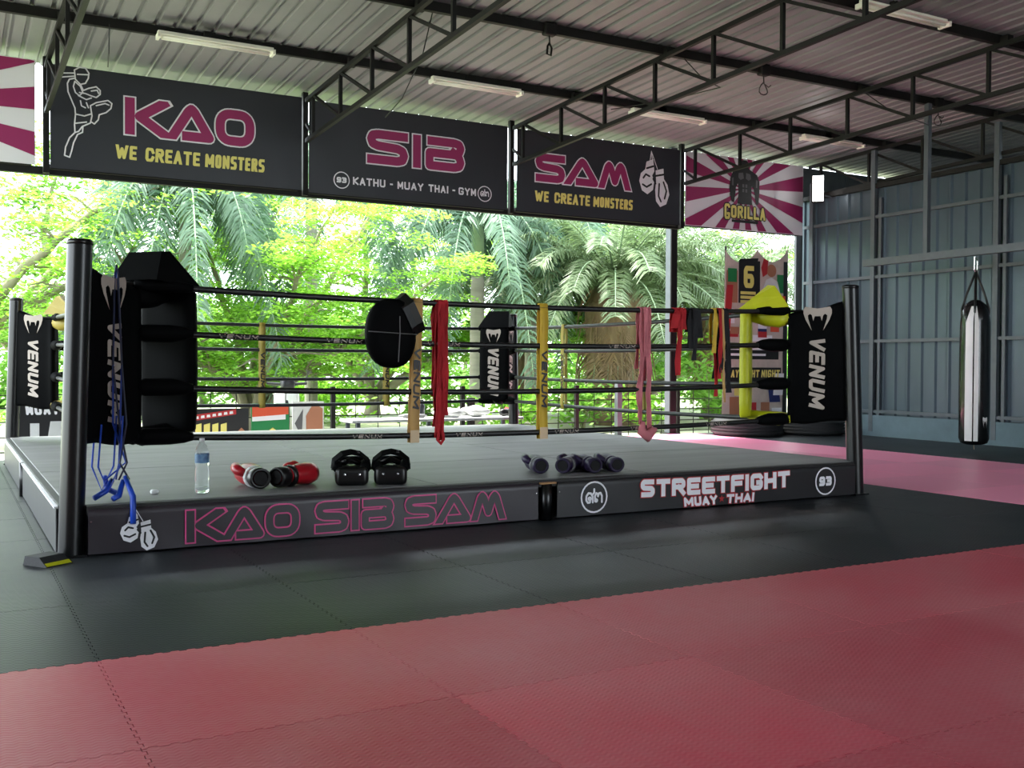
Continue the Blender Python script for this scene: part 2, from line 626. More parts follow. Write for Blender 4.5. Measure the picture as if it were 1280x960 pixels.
def scale_pts(pls, x0, y0, w, h):
    return [[(x0 + a * w, y0 + b * h) for a, b in pl] for pl in pls]


# ------------------------------------------------------------------ the setting: ground, floor, mats
g = MB().box((6, 30, -.3), (140, 120, .2))
ground = obj('ground', g, M_GRASS)
tag(ground, 'yellow green lawn and bare soil behind the open side', kind='structure')
fl = MB().box((5.8, -1.3, -.125), (22.4, 17.2, .2))
floor = obj('floor', fl, M_CONC)
tag(floor, 'concrete slab under the foam mats', kind='structure')

TE, NT = .011, 16


def tile_mesh(name, m):
    prof = []
    for i in range(NT):
        a = i / NT
        p = 1 / NT
        prof += [(a + .0 * p, 0), (a + .22 * p, 0), (a + .30 * p, TE), (a + .72 * p, TE), (a + .80 * p, 0)]
    e = prof
    pts = [(s, o) for s, o in e]                                   # bottom, left to right
    pts += [(1 + o, s) for s, o in e]                              # right, up
    pts += [(s, 1 + o) for s, o in reversed(e)] if False else [(1, 1)] + [(s, 1 + o) for s, o in reversed(e)]
    pts += [(o, s) for s, o in reversed(e)][:-1]
    clean = []
    for q in pts:
        if not clean or (abs(q[0] - clean[-1][0]) + abs(q[1] - clean[-1][1])) > 1e-6:
            clean.append(q)
    k = .9965
    c2 = [((a - .5) * k, (b - .5) * k) for a, b in clean]
    mb = MB().poly(c2, lambda a, b, o: (a, b, o), th=.025, off=-.025)
    return mb.mesh(name, m)


T_RED = tile_mesh('red_mat', M_REDMAT)
T_BLK = tile_mesh('black_mat', M_BLKMAT)
T_PNK = tile_mesh('pink_mat', M_PINKMAT)
X0, YB = -.137, -2.31


def lay(me, x, y, sx=1.0, sy=1.0):
    o = link('mat', me, floor, (x + sx / 2, y + sy / 2, random.uniform(-.0008, .0004)))
    o.scale = (sx, sy, 1)


for i in range(-5, 13):
    for j in range(1, 7):
        lay(T_RED, X0 + i, YB - j)
for i in range(-5, 7):
    for j in range(0, 9):
        x, y = X0 + i, YB + j
        if i >= 0 and 0 < y and y + 1 < 6.1 and x > 0 and x + 1 < 6.3:
            continue
        lay(T_BLK, x, y)
for j in range(9):
    y = YB + j * 1.04
    for k in range(3):
        lay(T_PNK, 7.05 + k * 1.083, y, 1.083, 1.04)
    for k in range(2):
        lay(T_BLK, 10.3 + k * 1.115, y, 1.115, 1.04)
st = MB().box((6.957, 2.37, -.0125), (.18, 9.34, .025))
obj('mat_strip', st, M_BLKMAT, floor)

# ------------------------------------------------------------------ roof
def zc(y):
    return 4.60 + .03 * (6.85 - y)


roof = thing('ceiling', 'grey corrugated metal roof seen from below', None, kind='structure')
RIB = .2


def roof_sheet():
    mb = MB()
    prof = []
    for k in range(4):
        a = k * RIB
        prof += [(a, .0), (a + .135, .0), (a + .15, .028), (a + .18, .028), (a + .195, 0)]
    prof.append((.83, 0))
    y0, y1 = -10.0, 7.3
    rows = []
    for y in (y0, y1):
        rows.append([(x, y, zc(y) + .13 + h) for x, h in prof])
    n = len(prof)
    fs = [(i, i + 1, n + i + 1, n + i) for i in range(n - 1)]
    mb.add(rows[0] + rows[1], fs)
    up_ = [[(a, b, c + .004) for a, b, c in r] for r in rows]
    mb.add(up_[0] + up_[1], [tuple(reversed(f)) for f in fs])
    return mb.mesh('roof_sheet', M_ROOF)


rs_me = roof_sheet()
for i in range(28):
    link('roof_sheet', rs_me, roof, (-5.6 + i * .8, 0, 0))

for y in (5.25, 3.25, 1.2, -.85, -2.9, -4.95, -7.0):
    mb = MB()
    zz = zc(y) + .075
    mb.box((5.6, y, zz), (22, .06, .1))
    mb.box((5.6, y + .045, zz + .045), (22, .05, .01))
    b = obj('roof_beam', mb, M_STEEL)
    names = {5.25: 'nearest to the banners', 3.25: 'second from the banners', 1.2: 'third from the banners'}
    tag(b, 'dark steel roof beam running along the banners, ' + names.get(y, 'behind the viewer'), 'beam', 'roof beams along the banner wall')

TRX = (-2.75, .42, 3.56, 6.69, 9.85, 12.6, 15.7)
TL = ['left of all banners, out of view', 'at the left end of the fighter banner', 'between the first and second black banner',
      'between the second and third black banner', 'between the third black banner and the sunburst banner',
      'above the grey sheet wall', 'beyond the grey sheet wall']
PAN = 1.05
for x, lb in zip(TRX, TL):
    t = thing('roof_truss', 'dark steel lattice roof truss ' + lb, 'truss', 'steel roof trusses', (x, 6.8, 0))
    n = 15
    ys = [6.55 - PAN * k for k in range(n)]

    def P(y, top):
        return (0, y - 6.8, zc(y) if top else zc(y) - .53)
    obj('top_chord', MB().bar(P(6.82, 1), P(ys[-1], 1), .05), M_STEEL, t)
    obj('bottom_chord', MB().bar(P(6.82, 0), P(ys[-1], 0), .05), M_STEEL, t)
    for k, y in enumerate(ys):
        obj('vertical', MB().bar(P(y, 0), P(y, 1), .04), M_STEEL, t)
        if k + 1 < n:
            obj('diagonal', MB().bar(P(y, 1), P(ys[k + 1], 0), .035), M_STEEL, t)
    for k in range(0, 7):
        yy = 5.25 - 2.05 * k + (.05 if k == 1 else 0)
        obj('cleat', MB().box((0.03, yy - .05 - 6.8, zc(yy) + .045), (.1, .1, .1)), M_STEEL, t)
    if x < 12:
        obj('end_post', MB().box((0, .1, 4.04), (.07, .07, 1.36)), M_STEEL, t)
        obj('end_brace', MB().bar((0, .06, zc(6.8) - .3), (0, -.24, zc(6.55) - .5), .03), M_STEEL, t)

# header tube behind the banners and the main column
hd = obj('header_beam', MB().box((3.5, 7.0, 3.40), (12.8, .08, .09)), M_STEEL)
tag(hd, 'dark steel tube along the bottom of the banners', 'beam')
c = thing('steel_column', 'square dark steel column standing behind the ring ropes', 'column', None, (9.85, 7.15, 0))
obj('shaft', MB().box((0, 0, 2.35), (.13, .13, 4.7)), M_STEELG, c)
obj('base_plate', MB().box((0, 0, .01), (.24, .24, .02)), M_STEEL, c)
obj('shade_strip', MB().box((.0, -.075, 2.2), (.12, .02, 4.4)), M_STEEL, c)  # dark strip paints the shaded front face of the column
c2 = thing('steel_column', 'square dark steel column at the far left end of the banners', 'column', None, (-2.75, 7.15, 0))
obj('shaft', MB().box((0, 0, 2.35), (.13, .13, 4.7)), M_STEELG, c2)
obj('base_plate', MB().box((0, 0, .01), (.24, .24, .02)), M_STEEL, c2)

# ------------------------------------------------------------------ right wall of sheet metal
wall = thing('wall_right', 'blue grey corrugated sheet wall behind the punching bag', None, kind='structure', loc=(12.6, 0, 0))


def wall_sheet():
    mb = MB()
    prof = []
    for k in range(3):
        a = k * .25
        prof += [(a, 0), (a + .17, 0), (a + .19, .035), (a + .225, .035), (a + .245, 0)]
    prof.append((.76, 0))
    n = len(prof)
    lo = [(-h, a, .3) for a, h in prof]
    hi = [(-h, a, 4.02) for a, h in prof]
    fs = [(i, n + i, n + i + 1, i + 1) for i in range(n - 1)]
    mb.add(lo + hi, fs)
    mb.add([(x + .004, y, z) for x, y, z in lo + hi], [tuple(reversed(f)) for f in fs])
    return mb.mesh('wall_sheet', M_WALLSH)


ws_me = wall_sheet()
for i in range(21):
    link('wall_sheet', ws_me, wall, (.04, 6.25 - i * .75, 0))
obj('kerb', MB().box((.03, -1.4, .17), (.2, 17, .34)), M_KERB, wall)
for y in (6.7, 5.35, 3.12, .9, -1.3, -3.5):
    obj('stud', MB().box((-.04, y, 2.35 if y > 6 or y in (5.35, 3.12) else 2.0), (.07, .08, 4.55 if y in (5.35, 3.12) else 3.9)), M_STEELG, wall)
    if y < 6:
        obj('stud', MB().box((-.03, y - .13, 2.05), (.04, .05, 3.6)), M_STEELG, wall)
for z in (.40, 1.54, 2.58, 3.55):
    obj('girt', MB().box((-.03, -1.4, z), (.05, 16.6, .05)), M_STEELG, wall)
obj('top_rail', MB().box((-.02, -1.4, 4.05), (.08, 17, .07)), M_STEEL, wall)
wb = thing('wall_back', 'dark sheet wall closing the bay beyond the grey wall', None, kind='structure', loc=(15, 7.1, 0))
for i in range(4):
    obj('wall_sheet', MB().box((-1.85 + i * 1.2, 0, 2.325), (1.19, .05, 4.65)), M_DARKSH, wb)
wf = obj('wall_far', MB().box((17.3, -1.4, 2.4), (.05, 17, 4.8)), M_DARKSH)
tag(wf, 'dark sheet wall at the far side of the next bay', kind='structure')

wfr = thing('wall_front_light_block', 'added light blocking sheet wall behind the viewer', None, kind='structure', loc=(5.6, -9.8, 0))  # unseen wall added to hold back light from behind the camera
for i in range(18):
    if i in FRONT_OPEN:
        continue
    obj('wall_sheet', MB().box((-10.6 + i * 1.25, 0, 2.5), (1.24, .05, 5.0)), M_WALLSH, wfr)

wl = thing('wall_left_light_block', 'added light blocking sheet wall left of the viewer', None, kind='structure', loc=(-5.5, -6.4, 0))  # unseen wall added to cut the light from the front left
for i in range(5):
    obj('wall_sheet', MB().box((0, -2.7 + i * 1.25, 2.5), (.05, 1.24, 5.0)), M_WALLSH, wl)

# hanging bag frame and the bag
fr = thing('bag_frame', 'grey steel beam hung on posts that carries the punching bag', 'beam', None, (11.2, 2.4, 0))
obj('crossbeam', MB().box((0, -.7, 2.64), (.1, 5.2, .1)), M_STEELG, fr)
for y in (3.22, -.9):
    obj('hanger_post', MB().box((0, y - 2.4, (2.69 + zc(y) + .03) / 2), (.07, .07, zc(y) + .03 - 2.69)), M_STEELG, fr)
bx, by = 11.2, 2.44
bag = thing('punching_bag', 'tall black leather punching bag with white vertical stripes', 'punching bag', None, (bx, by, .1))
prof = [(.001, .0), (.1, .005), (.165, .03), (.188, .09), (.192, .6), (.19, 1.2), (.186, 1.6), (.17, 1.74), (.13, 1.84), (.06, 1.9), (.001, 1.91)]
sb = obj('body', MB().lathe(prof, n=40), M_BAG, bag, True)
# stripes follow the skin facing the ring
va = math.atan2(-6.39 - by, -.625 - bx)
for nm, a0, a1 in (('stripe', -.62, -.12), ('stripe', -.04, .24)):
    mb = MB()
    prs = [(.191, .06), (.195, .3), (.195, .6), (.193, 1.2), (.189, 1.6), (.18, 1.7), (.15, 1.815)]
    K = 8
    rows = []
    for r, z in prs:
        pinch = 1.0 if z < 1.65 else (.75 if z < 1.75 else .5)
        rows.append([((r + .002) * math.cos(va + pinch * (a0 + (a1 - a0) * k / K)), (r + .002) * math.sin(va + pinch * (a0 + (a1 - a0) * k / K)), z) for k in range(K + 1)])
    for i in range(len(rows) - 1):
        mb.add(rows[i] + rows[i + 1], [(k, k + 1, K + 1 + k + 1, K + 1 + k) for k in range(K)])
    obj(nm, mb, M_BAGW, bag, True)
mb = MB()


def bagmap(a, b, o):
    t = va + .72 + a
    return ((.197 + o) * math.cos(t), (.197 + o) * math.sin(t), b)


SNAKE = [(-.5, .38), (-.44, .5), (0, .42), (.44, .5), (.5, .38), (.5, .22), (.42, -.05), (.2, -.5), (.33, .0), (.34, .14), (.26, .2), (.2, .14), (.15, -.1), (.1, .1),
         (-.1, .1), (-.15, -.1), (-.2, .14), (-.26, .2), (-.34, .14), (-.33, .0), (-.2, -.5), (-.42, -.05), (-.5, .22)]
mb.poly([(a * .34, .3 + b * .15) for a, b in SNAKE], bagmap, 0, .003)
obj('emblem', mb, M_BAGW, bag)
for k in range(4):
    a = k * PI / 2 + .6
    obj('strap', MB().tube([(.16 * math.cos(a), .16 * math.sin(a), 1.62), (.165 * math.cos(a), .165 * math.sin(a), 1.78), (.1 * math.cos(a), .1 * math.sin(a), 2.0), (0, 0, 2.28)], .016, 6), M_GLBLK, bag)
obj('hook', MB().tube([(0, 0, 2.24), (.03, 0, 2.3), (.03, 0, 2.42), (-.03, 0, 2.47), (-.03, 0, 2.3), (0, 0, 2.26)], .009, 6), M_CHROME, bag)
obj('tail_cord', MB().tube([(0, 0, .01), (.01, 0, -.06)], .005, 5), M_STRAPP, bag)

# ------------------------------------------------------------------ banners
YBAN = 6.85


def bmap(a, b, o):
    return (a, YBAN - .006 - o, b)


def banner(name, label, x0, x1, z0, z1, m, sag=.01):
    """vinyl sheet with slight ripples, hem and eyelets"""
    t = thing(name, label, 'banner', 'banners along the open side', ((x0 + x1) / 2, YBAN, z0))
    ox = -(x0 + x1) / 2
    mb = MB()
    nx, nz = 24, 8
    fr_, bk_ = [], []
    for j in range(nz + 1):
        for i in range(nx + 1):
            x = x0 + (x1 - x0) * i / nx + ox
            z = (z1 - z0) * j / nz
            e = .0025 * math.sin(i * 1.3 + j * .7)
            fr_.append((x, e, z))
            bk_.append((x, e + .008, z))
    N = (nx + 1) * (nz + 1)
    fs = []
    for j in range(nz):
        for i in range(nx):
            a = j * (nx + 1) + i
            fs += [(a, a + 1, a + nx + 2, a + nx + 1), (N + a, N + a + nx + 1, N + a + nx + 2, N + a + 1)]
    mb.add(fr_ + bk_, fs)
    obj('sheet', mb, m, t, True)
    obj('hem_tube', MB().bar((x0 + ox, .05, .02), (x1 + ox - .04, .05, .02), .06), M_STEEL, t)
    return t


def decal(name, mb, m, t):
    """printed shapes authored in world coordinates, parented to the banner"""
    o = obj(name, mb, m, t)
    o.location = -t.location
    return o


MAGW = .045


def display(t, txt, x0, z0, w, h, pen, gap=.1, nw=.34):
    s_ = text_strokes(txt, x0, z0, w, h, pen, DISP, gap, narrow_w=nw, wide={'A': 1.12, 'M': 1.12})
    decal('lettering', put_text(MB(), s_, pen, bmap, .006, clip=(z0, z0 + h)), M_MAG, t)
    decal('lettering_outline', put_text(MB(), s_, pen + .036, bmap, .003, clip=(z0 - .018, z0 + h + .018)), M_WHITE, t)


def slogan(t, x0, z0, w, h):
    for wd, a, b_ in (('WE', 0, .135), ('CREATE', .19, .36), ('MONSTERS', .585, .415)):
        s_ = text_strokes(wd, x0 + a * w, z0, b_ * w, h, .036, FONT, .16, shear=.04, wide={'W': 1.45, 'M': 1.4, 'N': 1.12, 'E': .86})
        decal('slogan_word', put_text(MB(), s_, .036, bmap, .004, clip=(z0, z0 + h)), M_YEL, t)


GLOVE_L = [(.24, .80), (.46, .86), (.50, .64), (.43, .56), (.50, .46), (.46, .30), (.28, .21), (.1, .27), (.01, .44), (.06, .58), (.2, .66)]
GLOVE_R = [(.54, .66), (.80, .71), (.82, .52), (.94, .42), (1, .24), (.9, .06), (.7, .0), (.56, .1), (.53, .3), (.56, .46)]
GLOVE_DARK = [[(.25, .68), (.46, .73)], [(.14, .5), (.22, .57), (.34, .54)], [(.12, .38), (.25, .34), (.4, .4)], [(.55, .56), (.8, .60)],
              [(.66, .42), (.64, .2), (.72, .1)], [(.8, .46), (.9, .3), (.84, .16)], [(.46, .5), (.54, .42)]]
GLOVE_STR = [[(.36, .84), (.40, 1.0), (.43, .85)], [(.41, .98), (.60, .69)]]


def gloves_print(t, mp, x0, z0, w, h, off, dec):
    mb = MB()
    for pl in (GLOVE_L, GLOVE_R):
        mb.poly(scale_pts([pl], x0, z0, w, h)[0], mp, 0, off)
    for pl in scale_pts(GLOVE_STR, x0, z0, w, h):
        mb.stroke(pl, w * .022, mp, off)
    dec('glove_print', mb, M_WHITE, t)
    mb = MB()
    for pl in scale_pts(GLOVE_DARK, x0, z0, w, h):
        mb.stroke(pl, w * .05, mp, off + .003, 'all')
    dec('glove_shading', mb, M_BLKPRINT, t)


b1 = banner('banner', 'black banner with outlined kicking fighter and yellow slogan, leftmost of the black banners', .46, 3.50, 3.42, 4.64, M_BANNER)
display(b1, 'KAO', 1.29, 3.905, 1.58, .455, .115, .04)
slogan(b1, 1.18, 3.6, 1.82, .17)
FIG = [[(370, 125), (395, 112), (425, 115), (443, 140), (440, 165), (425, 190), (400, 195), (375, 170), (370, 125)],
       [(370, 140), (320, 140), (300, 135), (302, 160), (325, 158), (368, 155)], [(385, 146), (440, 148)],
       [(372, 165), (345, 170), (335, 190), (338, 230), (355, 270), (372, 310), (375, 340), (370, 390), (372, 430), (345, 455), (325, 500), (320, 540), (345, 550), (355, 520), (365, 480), (385, 440), (410, 430), (412, 400), (450, 385), (458, 350), (450, 300), (480, 285), (540, 275), (560, 290), (555, 315), (530, 335), (495, 345), (490, 370), (470, 390), (455, 380)],
       [(400, 195), (415, 225), (440, 215), (480, 207), (500, 225), (500, 245), (480, 260), (450, 250), (425, 240), (395, 235)],
       [(455, 228), (485, 224), (492, 240)], [(372, 180), (400, 205), (412, 235), (395, 250), (375, 235), (365, 205), (372, 180)],
       [(390, 250), (430, 270), (455, 262)], [(400, 275), (405, 300), (425, 310)], [(430, 285), (440, 310)], [(375, 340), (420, 350), (455, 340)], [(375, 385), (430, 380)],
       [(480, 300), (525, 290), (545, 298)], [(372, 430), (390, 425), (410, 400)]]


def figmap(a, b):
    u, v = a / 4, 60 + b / 4
    # plan coordinates of the print on the cloth
    return (.57 + (u - 75) * .0088, 4.61 - (v - 88) * .0097 + (u - 75) * .0012)


mb = MB()
for pl in FIG:
    mb.stroke([figmap(*q) for q in pl], .016, bmap, .004, 'all')
decal('fighter_print', mb, M_WHITE, b1)

b2 = banner('banner', 'black banner with small round number badges at both lower corners, second of the black banners', 3.60, 6.60, 3.40, 4.62, M_BANNER)
display(b2, 'SIB', 4.41, 3.87, 1.48, .465, .12, .06, .32)
for wd, x_, w_ in (('KATHU', 4.21, .47), ('-', 4.745, .05), ('MUAY', 4.86, .39), ('THAI', 5.33, .31), ('-', 5.70, .05), ('GYM', 5.80, .28)):
    decal('small_word', put_text(MB(), text_strokes(wd, x_, 3.555, w_, .105, .022, FONT, .2), .022, bmap, .004), M_WHITE, b2)
for cx in (4.05, 6.22):
    decal('badge_ring', MB().stroke(circle_pts(cx, 3.60, .108), .014, bmap, .004), M_WHITE, b2)
decal('badge_number', put_text(MB(), text_strokes('93', 3.98, 3.565, .14, .075, .022, FONT, .15), .022, bmap, .004), M_WHITE, b2)
decal('badge_number', put_text(MB(), scale_pts(THAI, 6.14, 3.53, .16, .14), .014, bmap, .004), M_WHITE, b2)

b3 = banner('banner', 'black banner with a hanging pair of white boxing gloves and yellow slogan', 6.76, 9.78, 3.40, 4.61, M_BANNER)
display(b3, 'SAM', 7.07, 3.865, 1.72, .42, .112, .04)
slogan(b3, 7.06, 3.565, 1.78, .16)
gloves_print(b3, bmap, 8.96, 3.66, .6, .87, .004, decal)


def sunburst(t, x0, x1, z0, z1, cx, cz, n, ph):
    mb = MB()

    def edge(a):
        ca, sa = math.cos(a), math.sin(a)
        k = 1e9
        if ca > 1e-6:
            k = min(k, (x1 - cx) / ca)
        if ca < -1e-6:
            k = min(k, (x0 - cx) / ca)
        if sa > 1e-6:
            k = min(k, (z1 - cz) / sa)
        if sa < -1e-6:
            k = min(k, (z0 - cz) / sa)
        return (cx + ca * k, cz + sa * k)
    for i in range(n):
        a0 = ph + i * 2 * PI / n
        a1 = a0 + PI / n
        mb.poly([(cx, cz)] + [edge(a0 + (a1 - a0) * k / 16) for k in range(17)], bmap, 0, .003)
    decal('sun_rays', mb, M_MAG, t)


b4 = banner('banner', 'magenta and white sunburst banner with a dark muscular figure, right end of the row', 9.89, 12.48, 3.41, 4.61, M_WHITE)
sunburst(b4, 9.9, 12.47, 3.42, 4.60, 11.13, 4.10, 16, .05)
body = [(.42, 1.0), (.36, .93), (.38, .84), (.30, .80), (.12, .74), (.04, .6), (.02, .38), (.08, .12), (.16, .1), (.2, .28), (.22, .42), (.28, .5), (.30, .3), (.27, .08),
        (.75, .08), (.72, .3), (.72, .5), (.8, .42), (.84, .26), (.86, .1), (.95, .1), (.98, .36), (.98, .58), (.9, .72), (.7, .8), (.62, .84), (.64, .93), (.56, 1.0)]
decal('figure_print', MB().poly(scale_pts([body], 10.80, 3.78, .68, .8)[0], bmap, 0, .006), M_BLKPRINT, b4)
mb = MB()
for pl in ([(.3, .72), (.44, .74), (.47, .62), (.36, .58), (.29, .63)], [(.54, .74), (.68, .72), (.7, .62), (.62, .58), (.53, .62)], [(.42, .5), (.48, .5), (.48, .43), (.42, .43)],
           [(.52, .5), (.58, .5), (.58, .43), (.52, .43)], [(.42, .4), (.48, .4), (.48, .33), (.42, .33)], [(.52, .4), (.58, .4), (.58, .33), (.52, .33)], [(.08, .6), (.14, .62), (.14, .45), (.09, .45)], [(.86, .62), (.92, .6), (.91, .45), (.86, .45)]):
    mb.poly(scale_pts([pl], 10.80, 3.78, .68, .8)[0], bmap, 0, .008)
decal('figure_highlights', mb, M_GREYPRINT, b4)
s_ = text_strokes('GORILLA', 10.70, 3.60, .9, .21, .045, FONT, .16, narrow_w=.45)
s_[0] = [(a - .0, b * 1.0 + (.02 if b > 3.7 else -.03)) for a, b in s_[0]]
decal('lettering_outline', put_text(MB(), s_, .085, bmap, .010, 'all'), M_BLKPRINT, b4)
decal('lettering', put_text(MB(), s_, .045, bmap, .012), M_YEL, b4)
decal('lettering_bar', MB().poly([(10.86, 3.53), (11.44, 3.53), (11.44, 3.575), (10.86, 3.575)], bmap, 0, .010), M_BLKPRINT, b4)
b0 = banner('banner', 'magenta and white sunburst banner cut off by the left edge', -2.7, .30, 3.44, 4.66, M_WHITE)
sunburst(b0, -2.69, .29, 3.45, 4.65, -1.2, 4.05, 18, .02)

# flood light by the wall corner
fdl = thing('flood_light', 'small lit flood light between the sunburst banner and the sheet wall', 'lamp', None, (12.28, 6.3, 4.13))
Mz = Matrix.Rotation(-.9, 3, 'Z')
obj('housing', MB().rbox((.03, .04, 0), (.2, .08, .46), .015, 2, Mz), M_STEEL, fdl)
obj('lit_panel', MB().box((-.01, -.012, 0), (.17, .012, .42), M=Mz), M_LED, fdl)
obj('bracket', MB().bar((.1, .02, -.1), (.3, -.02, -.12), .02), M_STEELG, fdl)

# ------------------------------------------------------------------ fluorescent battens
LIGHTS = [(1.36, 5.07, 'leftmost batten light under the roof, above the fighter banner'), (4.61, 5.17, 'batten light above the second black banner'),
          (7.64, 5.2, 'batten light above the boxing glove banner'), (7.40, .95, 'nearest batten light under the roof, at the upper right'), (10.83, 5.2, 'batten light above the sunburst banner')]
for x, y, lb in LIGHTS:
    zt = zc(y) + .02
    t = thing('batten_light', 'white unlit twin tube ' + lb, 'lamp', 'batten lights on the roof beams', (x, y, zt))
    obj('housing', MB().rbox((.63, 0, -.025), (1.25, .07, .05), .008, 2), M_LAMPH, t)
    for s in (-1, 1):
        obj('reflector', MB().bar((.01, s * .055, -.05), (1.25, s * .055, -.05), .06, .006), M_LAMPH, t)
        obj('tube', MB().tube([(.05, s * .035, -.07), (1.21, s * .035, -.07)], .014, 8), M_TUBE, t, True)
    for q in (0.012, 1.248):
        obj('end_cap', MB().box((q, 0, -.06), (.03, .15, .05)), M_LAMPH, t)
    obj('bracket', MB().box((.56, .05, .03), (.12, .06, .1)), M_STEEL, t)

# hooks, pulleys and cords under the roof
for x, y, kind, lb in ((5.13, 3.22, 0, 'black carabiner hook hanging above the middle banner'), (8.21, 3.22, 1, 'black cord loop hanging from the beam right of centre'),
                       (11.4, 3.22, 1, 'black cord loop hanging above the sheet wall')):
    t = thing('roof_hook', lb, 'hook', 'hooks under the roof beams', (x, y, zc(y) + .06))
    obj('clamp', MB().rbox((0, 0, .0), (.15, .1, .14), .02, 2), M_STEEL, t)
    obj('cord', MB().tube([(0, 0, -.06), (.005, 0, -.16)], .008, 6), M_GLBLK, t)
    if kind == 0:
        obj('carabiner', MB().tube([(0, 0, -.15), (.03, 0, -.2), (.02, 0, -.28), (-.03, 0, -.27), (-.02, 0, -.18), (0, 0, -.15)], .012, 6), M_GLBLK, t)
    else:
        obj('loop', MB().tube([(.06 * math.sin(k * PI / 6), .02 * math.sin(k), -.23 + .075 * math.cos(k * PI / 6)) for k in range(13)], .007, 5), M_GLBLK, t)
        obj('loose_end', MB().tube([(0, 0, -.16), (.08, 0, -.2), (.12, 0, -.17)], .006, 5), M_GLBLK, t)
CORDS = [([(3.75, 3.25, 4.72), (3.8, 3.6, 4.4), (3.86, 4.3, 4.1), (3.9, 4.9, 4.02)], 'thin black cord dangling beside the second black banner'),
         ([(7.0, 3.25, zc(3.25) + .03), (7.02, 2.9, 4.4), (7.0, 2.6, 4.25), (7.1, 3.6, 4.35), (7.3, 5.2, 4.6)], 'thin black cord hanging in a loose loop at the centre truss'),
         ([(10.0, 3.25, zc(3.25) + .03), (10.05, 2.9, 4.45), (10.2, 2.7, 4.32), (10.7, 2.8, 4.3), (11.17, 3.2, 4.5)], 'sagging black cord along the truss above the bag beam'),
         ([(.9, 5.2, 4.7), (.9, 5.25, 4.4), (.91, 5.4, 4.3)], 'thin black cord dangling above the fighter banner')]
for pts, lb in CORDS:
    o = obj('hanging_cord', MB().tube(pts, .007, 5), M_GLBLK)
    tag(o, lb, 'cord', 'cords under the roof')

# ------------------------------------------------------------------ boxing ring
W, D, HP = 6.36, 6.18, .294
RI = .41                                                           # ropes run this far inside the posts
ring = thing('boxing_ring', 'low black boxing ring with four black ropes and printed skirts', 'boxing ring', None, (W / 2, D / 2, 0))


def rpart(name, mb, m, smooth=False, parent=None):
    o = obj(name, mb, m, parent or ring, smooth)
    if not parent:
        o.location = -ring.location
    return o


rpart('platform', MB().box((W / 2, D / 2, .135), (W - .02, D - .02, .27)), M_EDGE)
SEAM = .012
cols = [(-.02, 2.32, (-.02, 2.05, 4.36, D + .02)), (2.32, 4.1, (-.02, 1.52, 3.4, 5.2, D + .02)), (4.1, W + .02, (-.02, 1.6, 3.08, 4.7, D + .02))]
for xa, xb, ys in cols:
    for ya, yb in zip(ys[:-1], ys[1:]):
        rpart('canvas_panel', MB().rbox(((xa + xb) / 2, (ya + yb) / 2, .281), (xb - xa - SEAM, yb - ya - SEAM, .026), .004, 1), M_CANVAS)
# edge lip in front, slightly lifted
rpart('edge_strip', MB().rbox((W / 2, -.035, .262), (W - .16, .05, .055), .008, 2), M_EDGE)
rpart('edge_strip', MB().rbox((-.035, D / 2, .262), (.05, D - .16, .055), .008, 2), M_EDGE)
rpart('edge_strip', MB().rbox((W + .035, D / 2, .262), (.05, D - .16, .055), .008, 2), M_EDGE)
rpart('edge_strip', MB().rbox((W / 2, D + .035, .262), (W - .16, .05, .055), .008, 2), M_EDGE)
YS = -.075


def skirt(x0, x1, m, ph):
    mb = MB()
    n, k = 40, 6
    fr_, bk_ = [], []
    for j in range(k + 1):
        for i in range(n + 1):
            x = x0 + (x1 - x0) * i / n
            z = .012 + (.272 - .012) * j / k
            e = .004 * math.sin(i * .9 + j * .5 + ph) * (1 - j / k)
            fr_.append((x, YS + e, z))
            bk_.append((x, YS + .012, z))
    N = (n + 1) * (k + 1)
    fs = []
    for j in range(k):
        for i in range(n):
            a = j * (n + 1) + i
            fs += [(a, a + 1, a + n + 2, a + n + 1), (N + a, N + a + n + 1, N + a + n + 2, N + a + 1)]
    top = k * (n + 1)
    for i in range(n):
        fs.append((top + i, top + i + 1, N + top + i + 1, N + top + i))
    mb.add(fr_ + bk_, fs)
    return rpart('skirt_banner', mb, m, True)


def smap(a, b, o):
    return (a, YS - .006 - o, b)


def sdec(name, mb, m, t):
    return obj(name, mb, m, t)


sk1 = skirt(.085, 3.085, M_SKIRT, 0)
sk2 = skirt(3.245, 6.275, M_SKIRT2, 2)
for sk, xs in ((sk1, (.1, 3.07)), (sk2, (3.26,))):
    for x in xs:
        obj('screw', MB().lathe([(.007, 0), (.006, .003)], (x, YS - .004, .2), 8, Matrix.Rotation(PI / 2, 3, 'X')), M_RIVET, sk)
# printed names: pink outline letters on the left skirt
for txt, x_, w_ in (('KAO', .63, .70), ('SIB', 1.43, .54), ('SAM', 2.05, .76)):
    s_ = text_strokes(txt, x_, .035, w_, .2, .054, DISP, .03, narrow_w=.32, wide={'A': 1.12, 'M': 1.15})
    sdec('lettering', put_text(MB(), s_, .066, smap, .001, clip=(.029, .241)), M_PINKLINE, sk1)
    sdec('lettering_inside', put_text(MB(), s_, .047, smap, .0035, clip=(.0385, .2315)), M_SKIRT, sk1)
gloves_print(sk1, smap, .255, .012, .215, .255, .002, sdec)
# round badges and title on the right skirt
for cx, kind in ((3.56, 1), (5.91, 0)):
    sdec('badge_ring', MB().stroke(circle_pts(cx, .145, .112), .013, smap, .002), M_WHITE, sk2)
    if kind:
        sdec('badge_number', put_text(MB(), scale_pts(THAI, cx - .085, .065, .17, .15), .016, smap, .002, 'all'), M_WHITE, sk2)
    else:
        sdec('badge_number', put_text(MB(), text_strokes('93', cx - .072, .105, .145, .08, .024, FONT, .14), .024, smap, .002), M_WHITE, sk2)


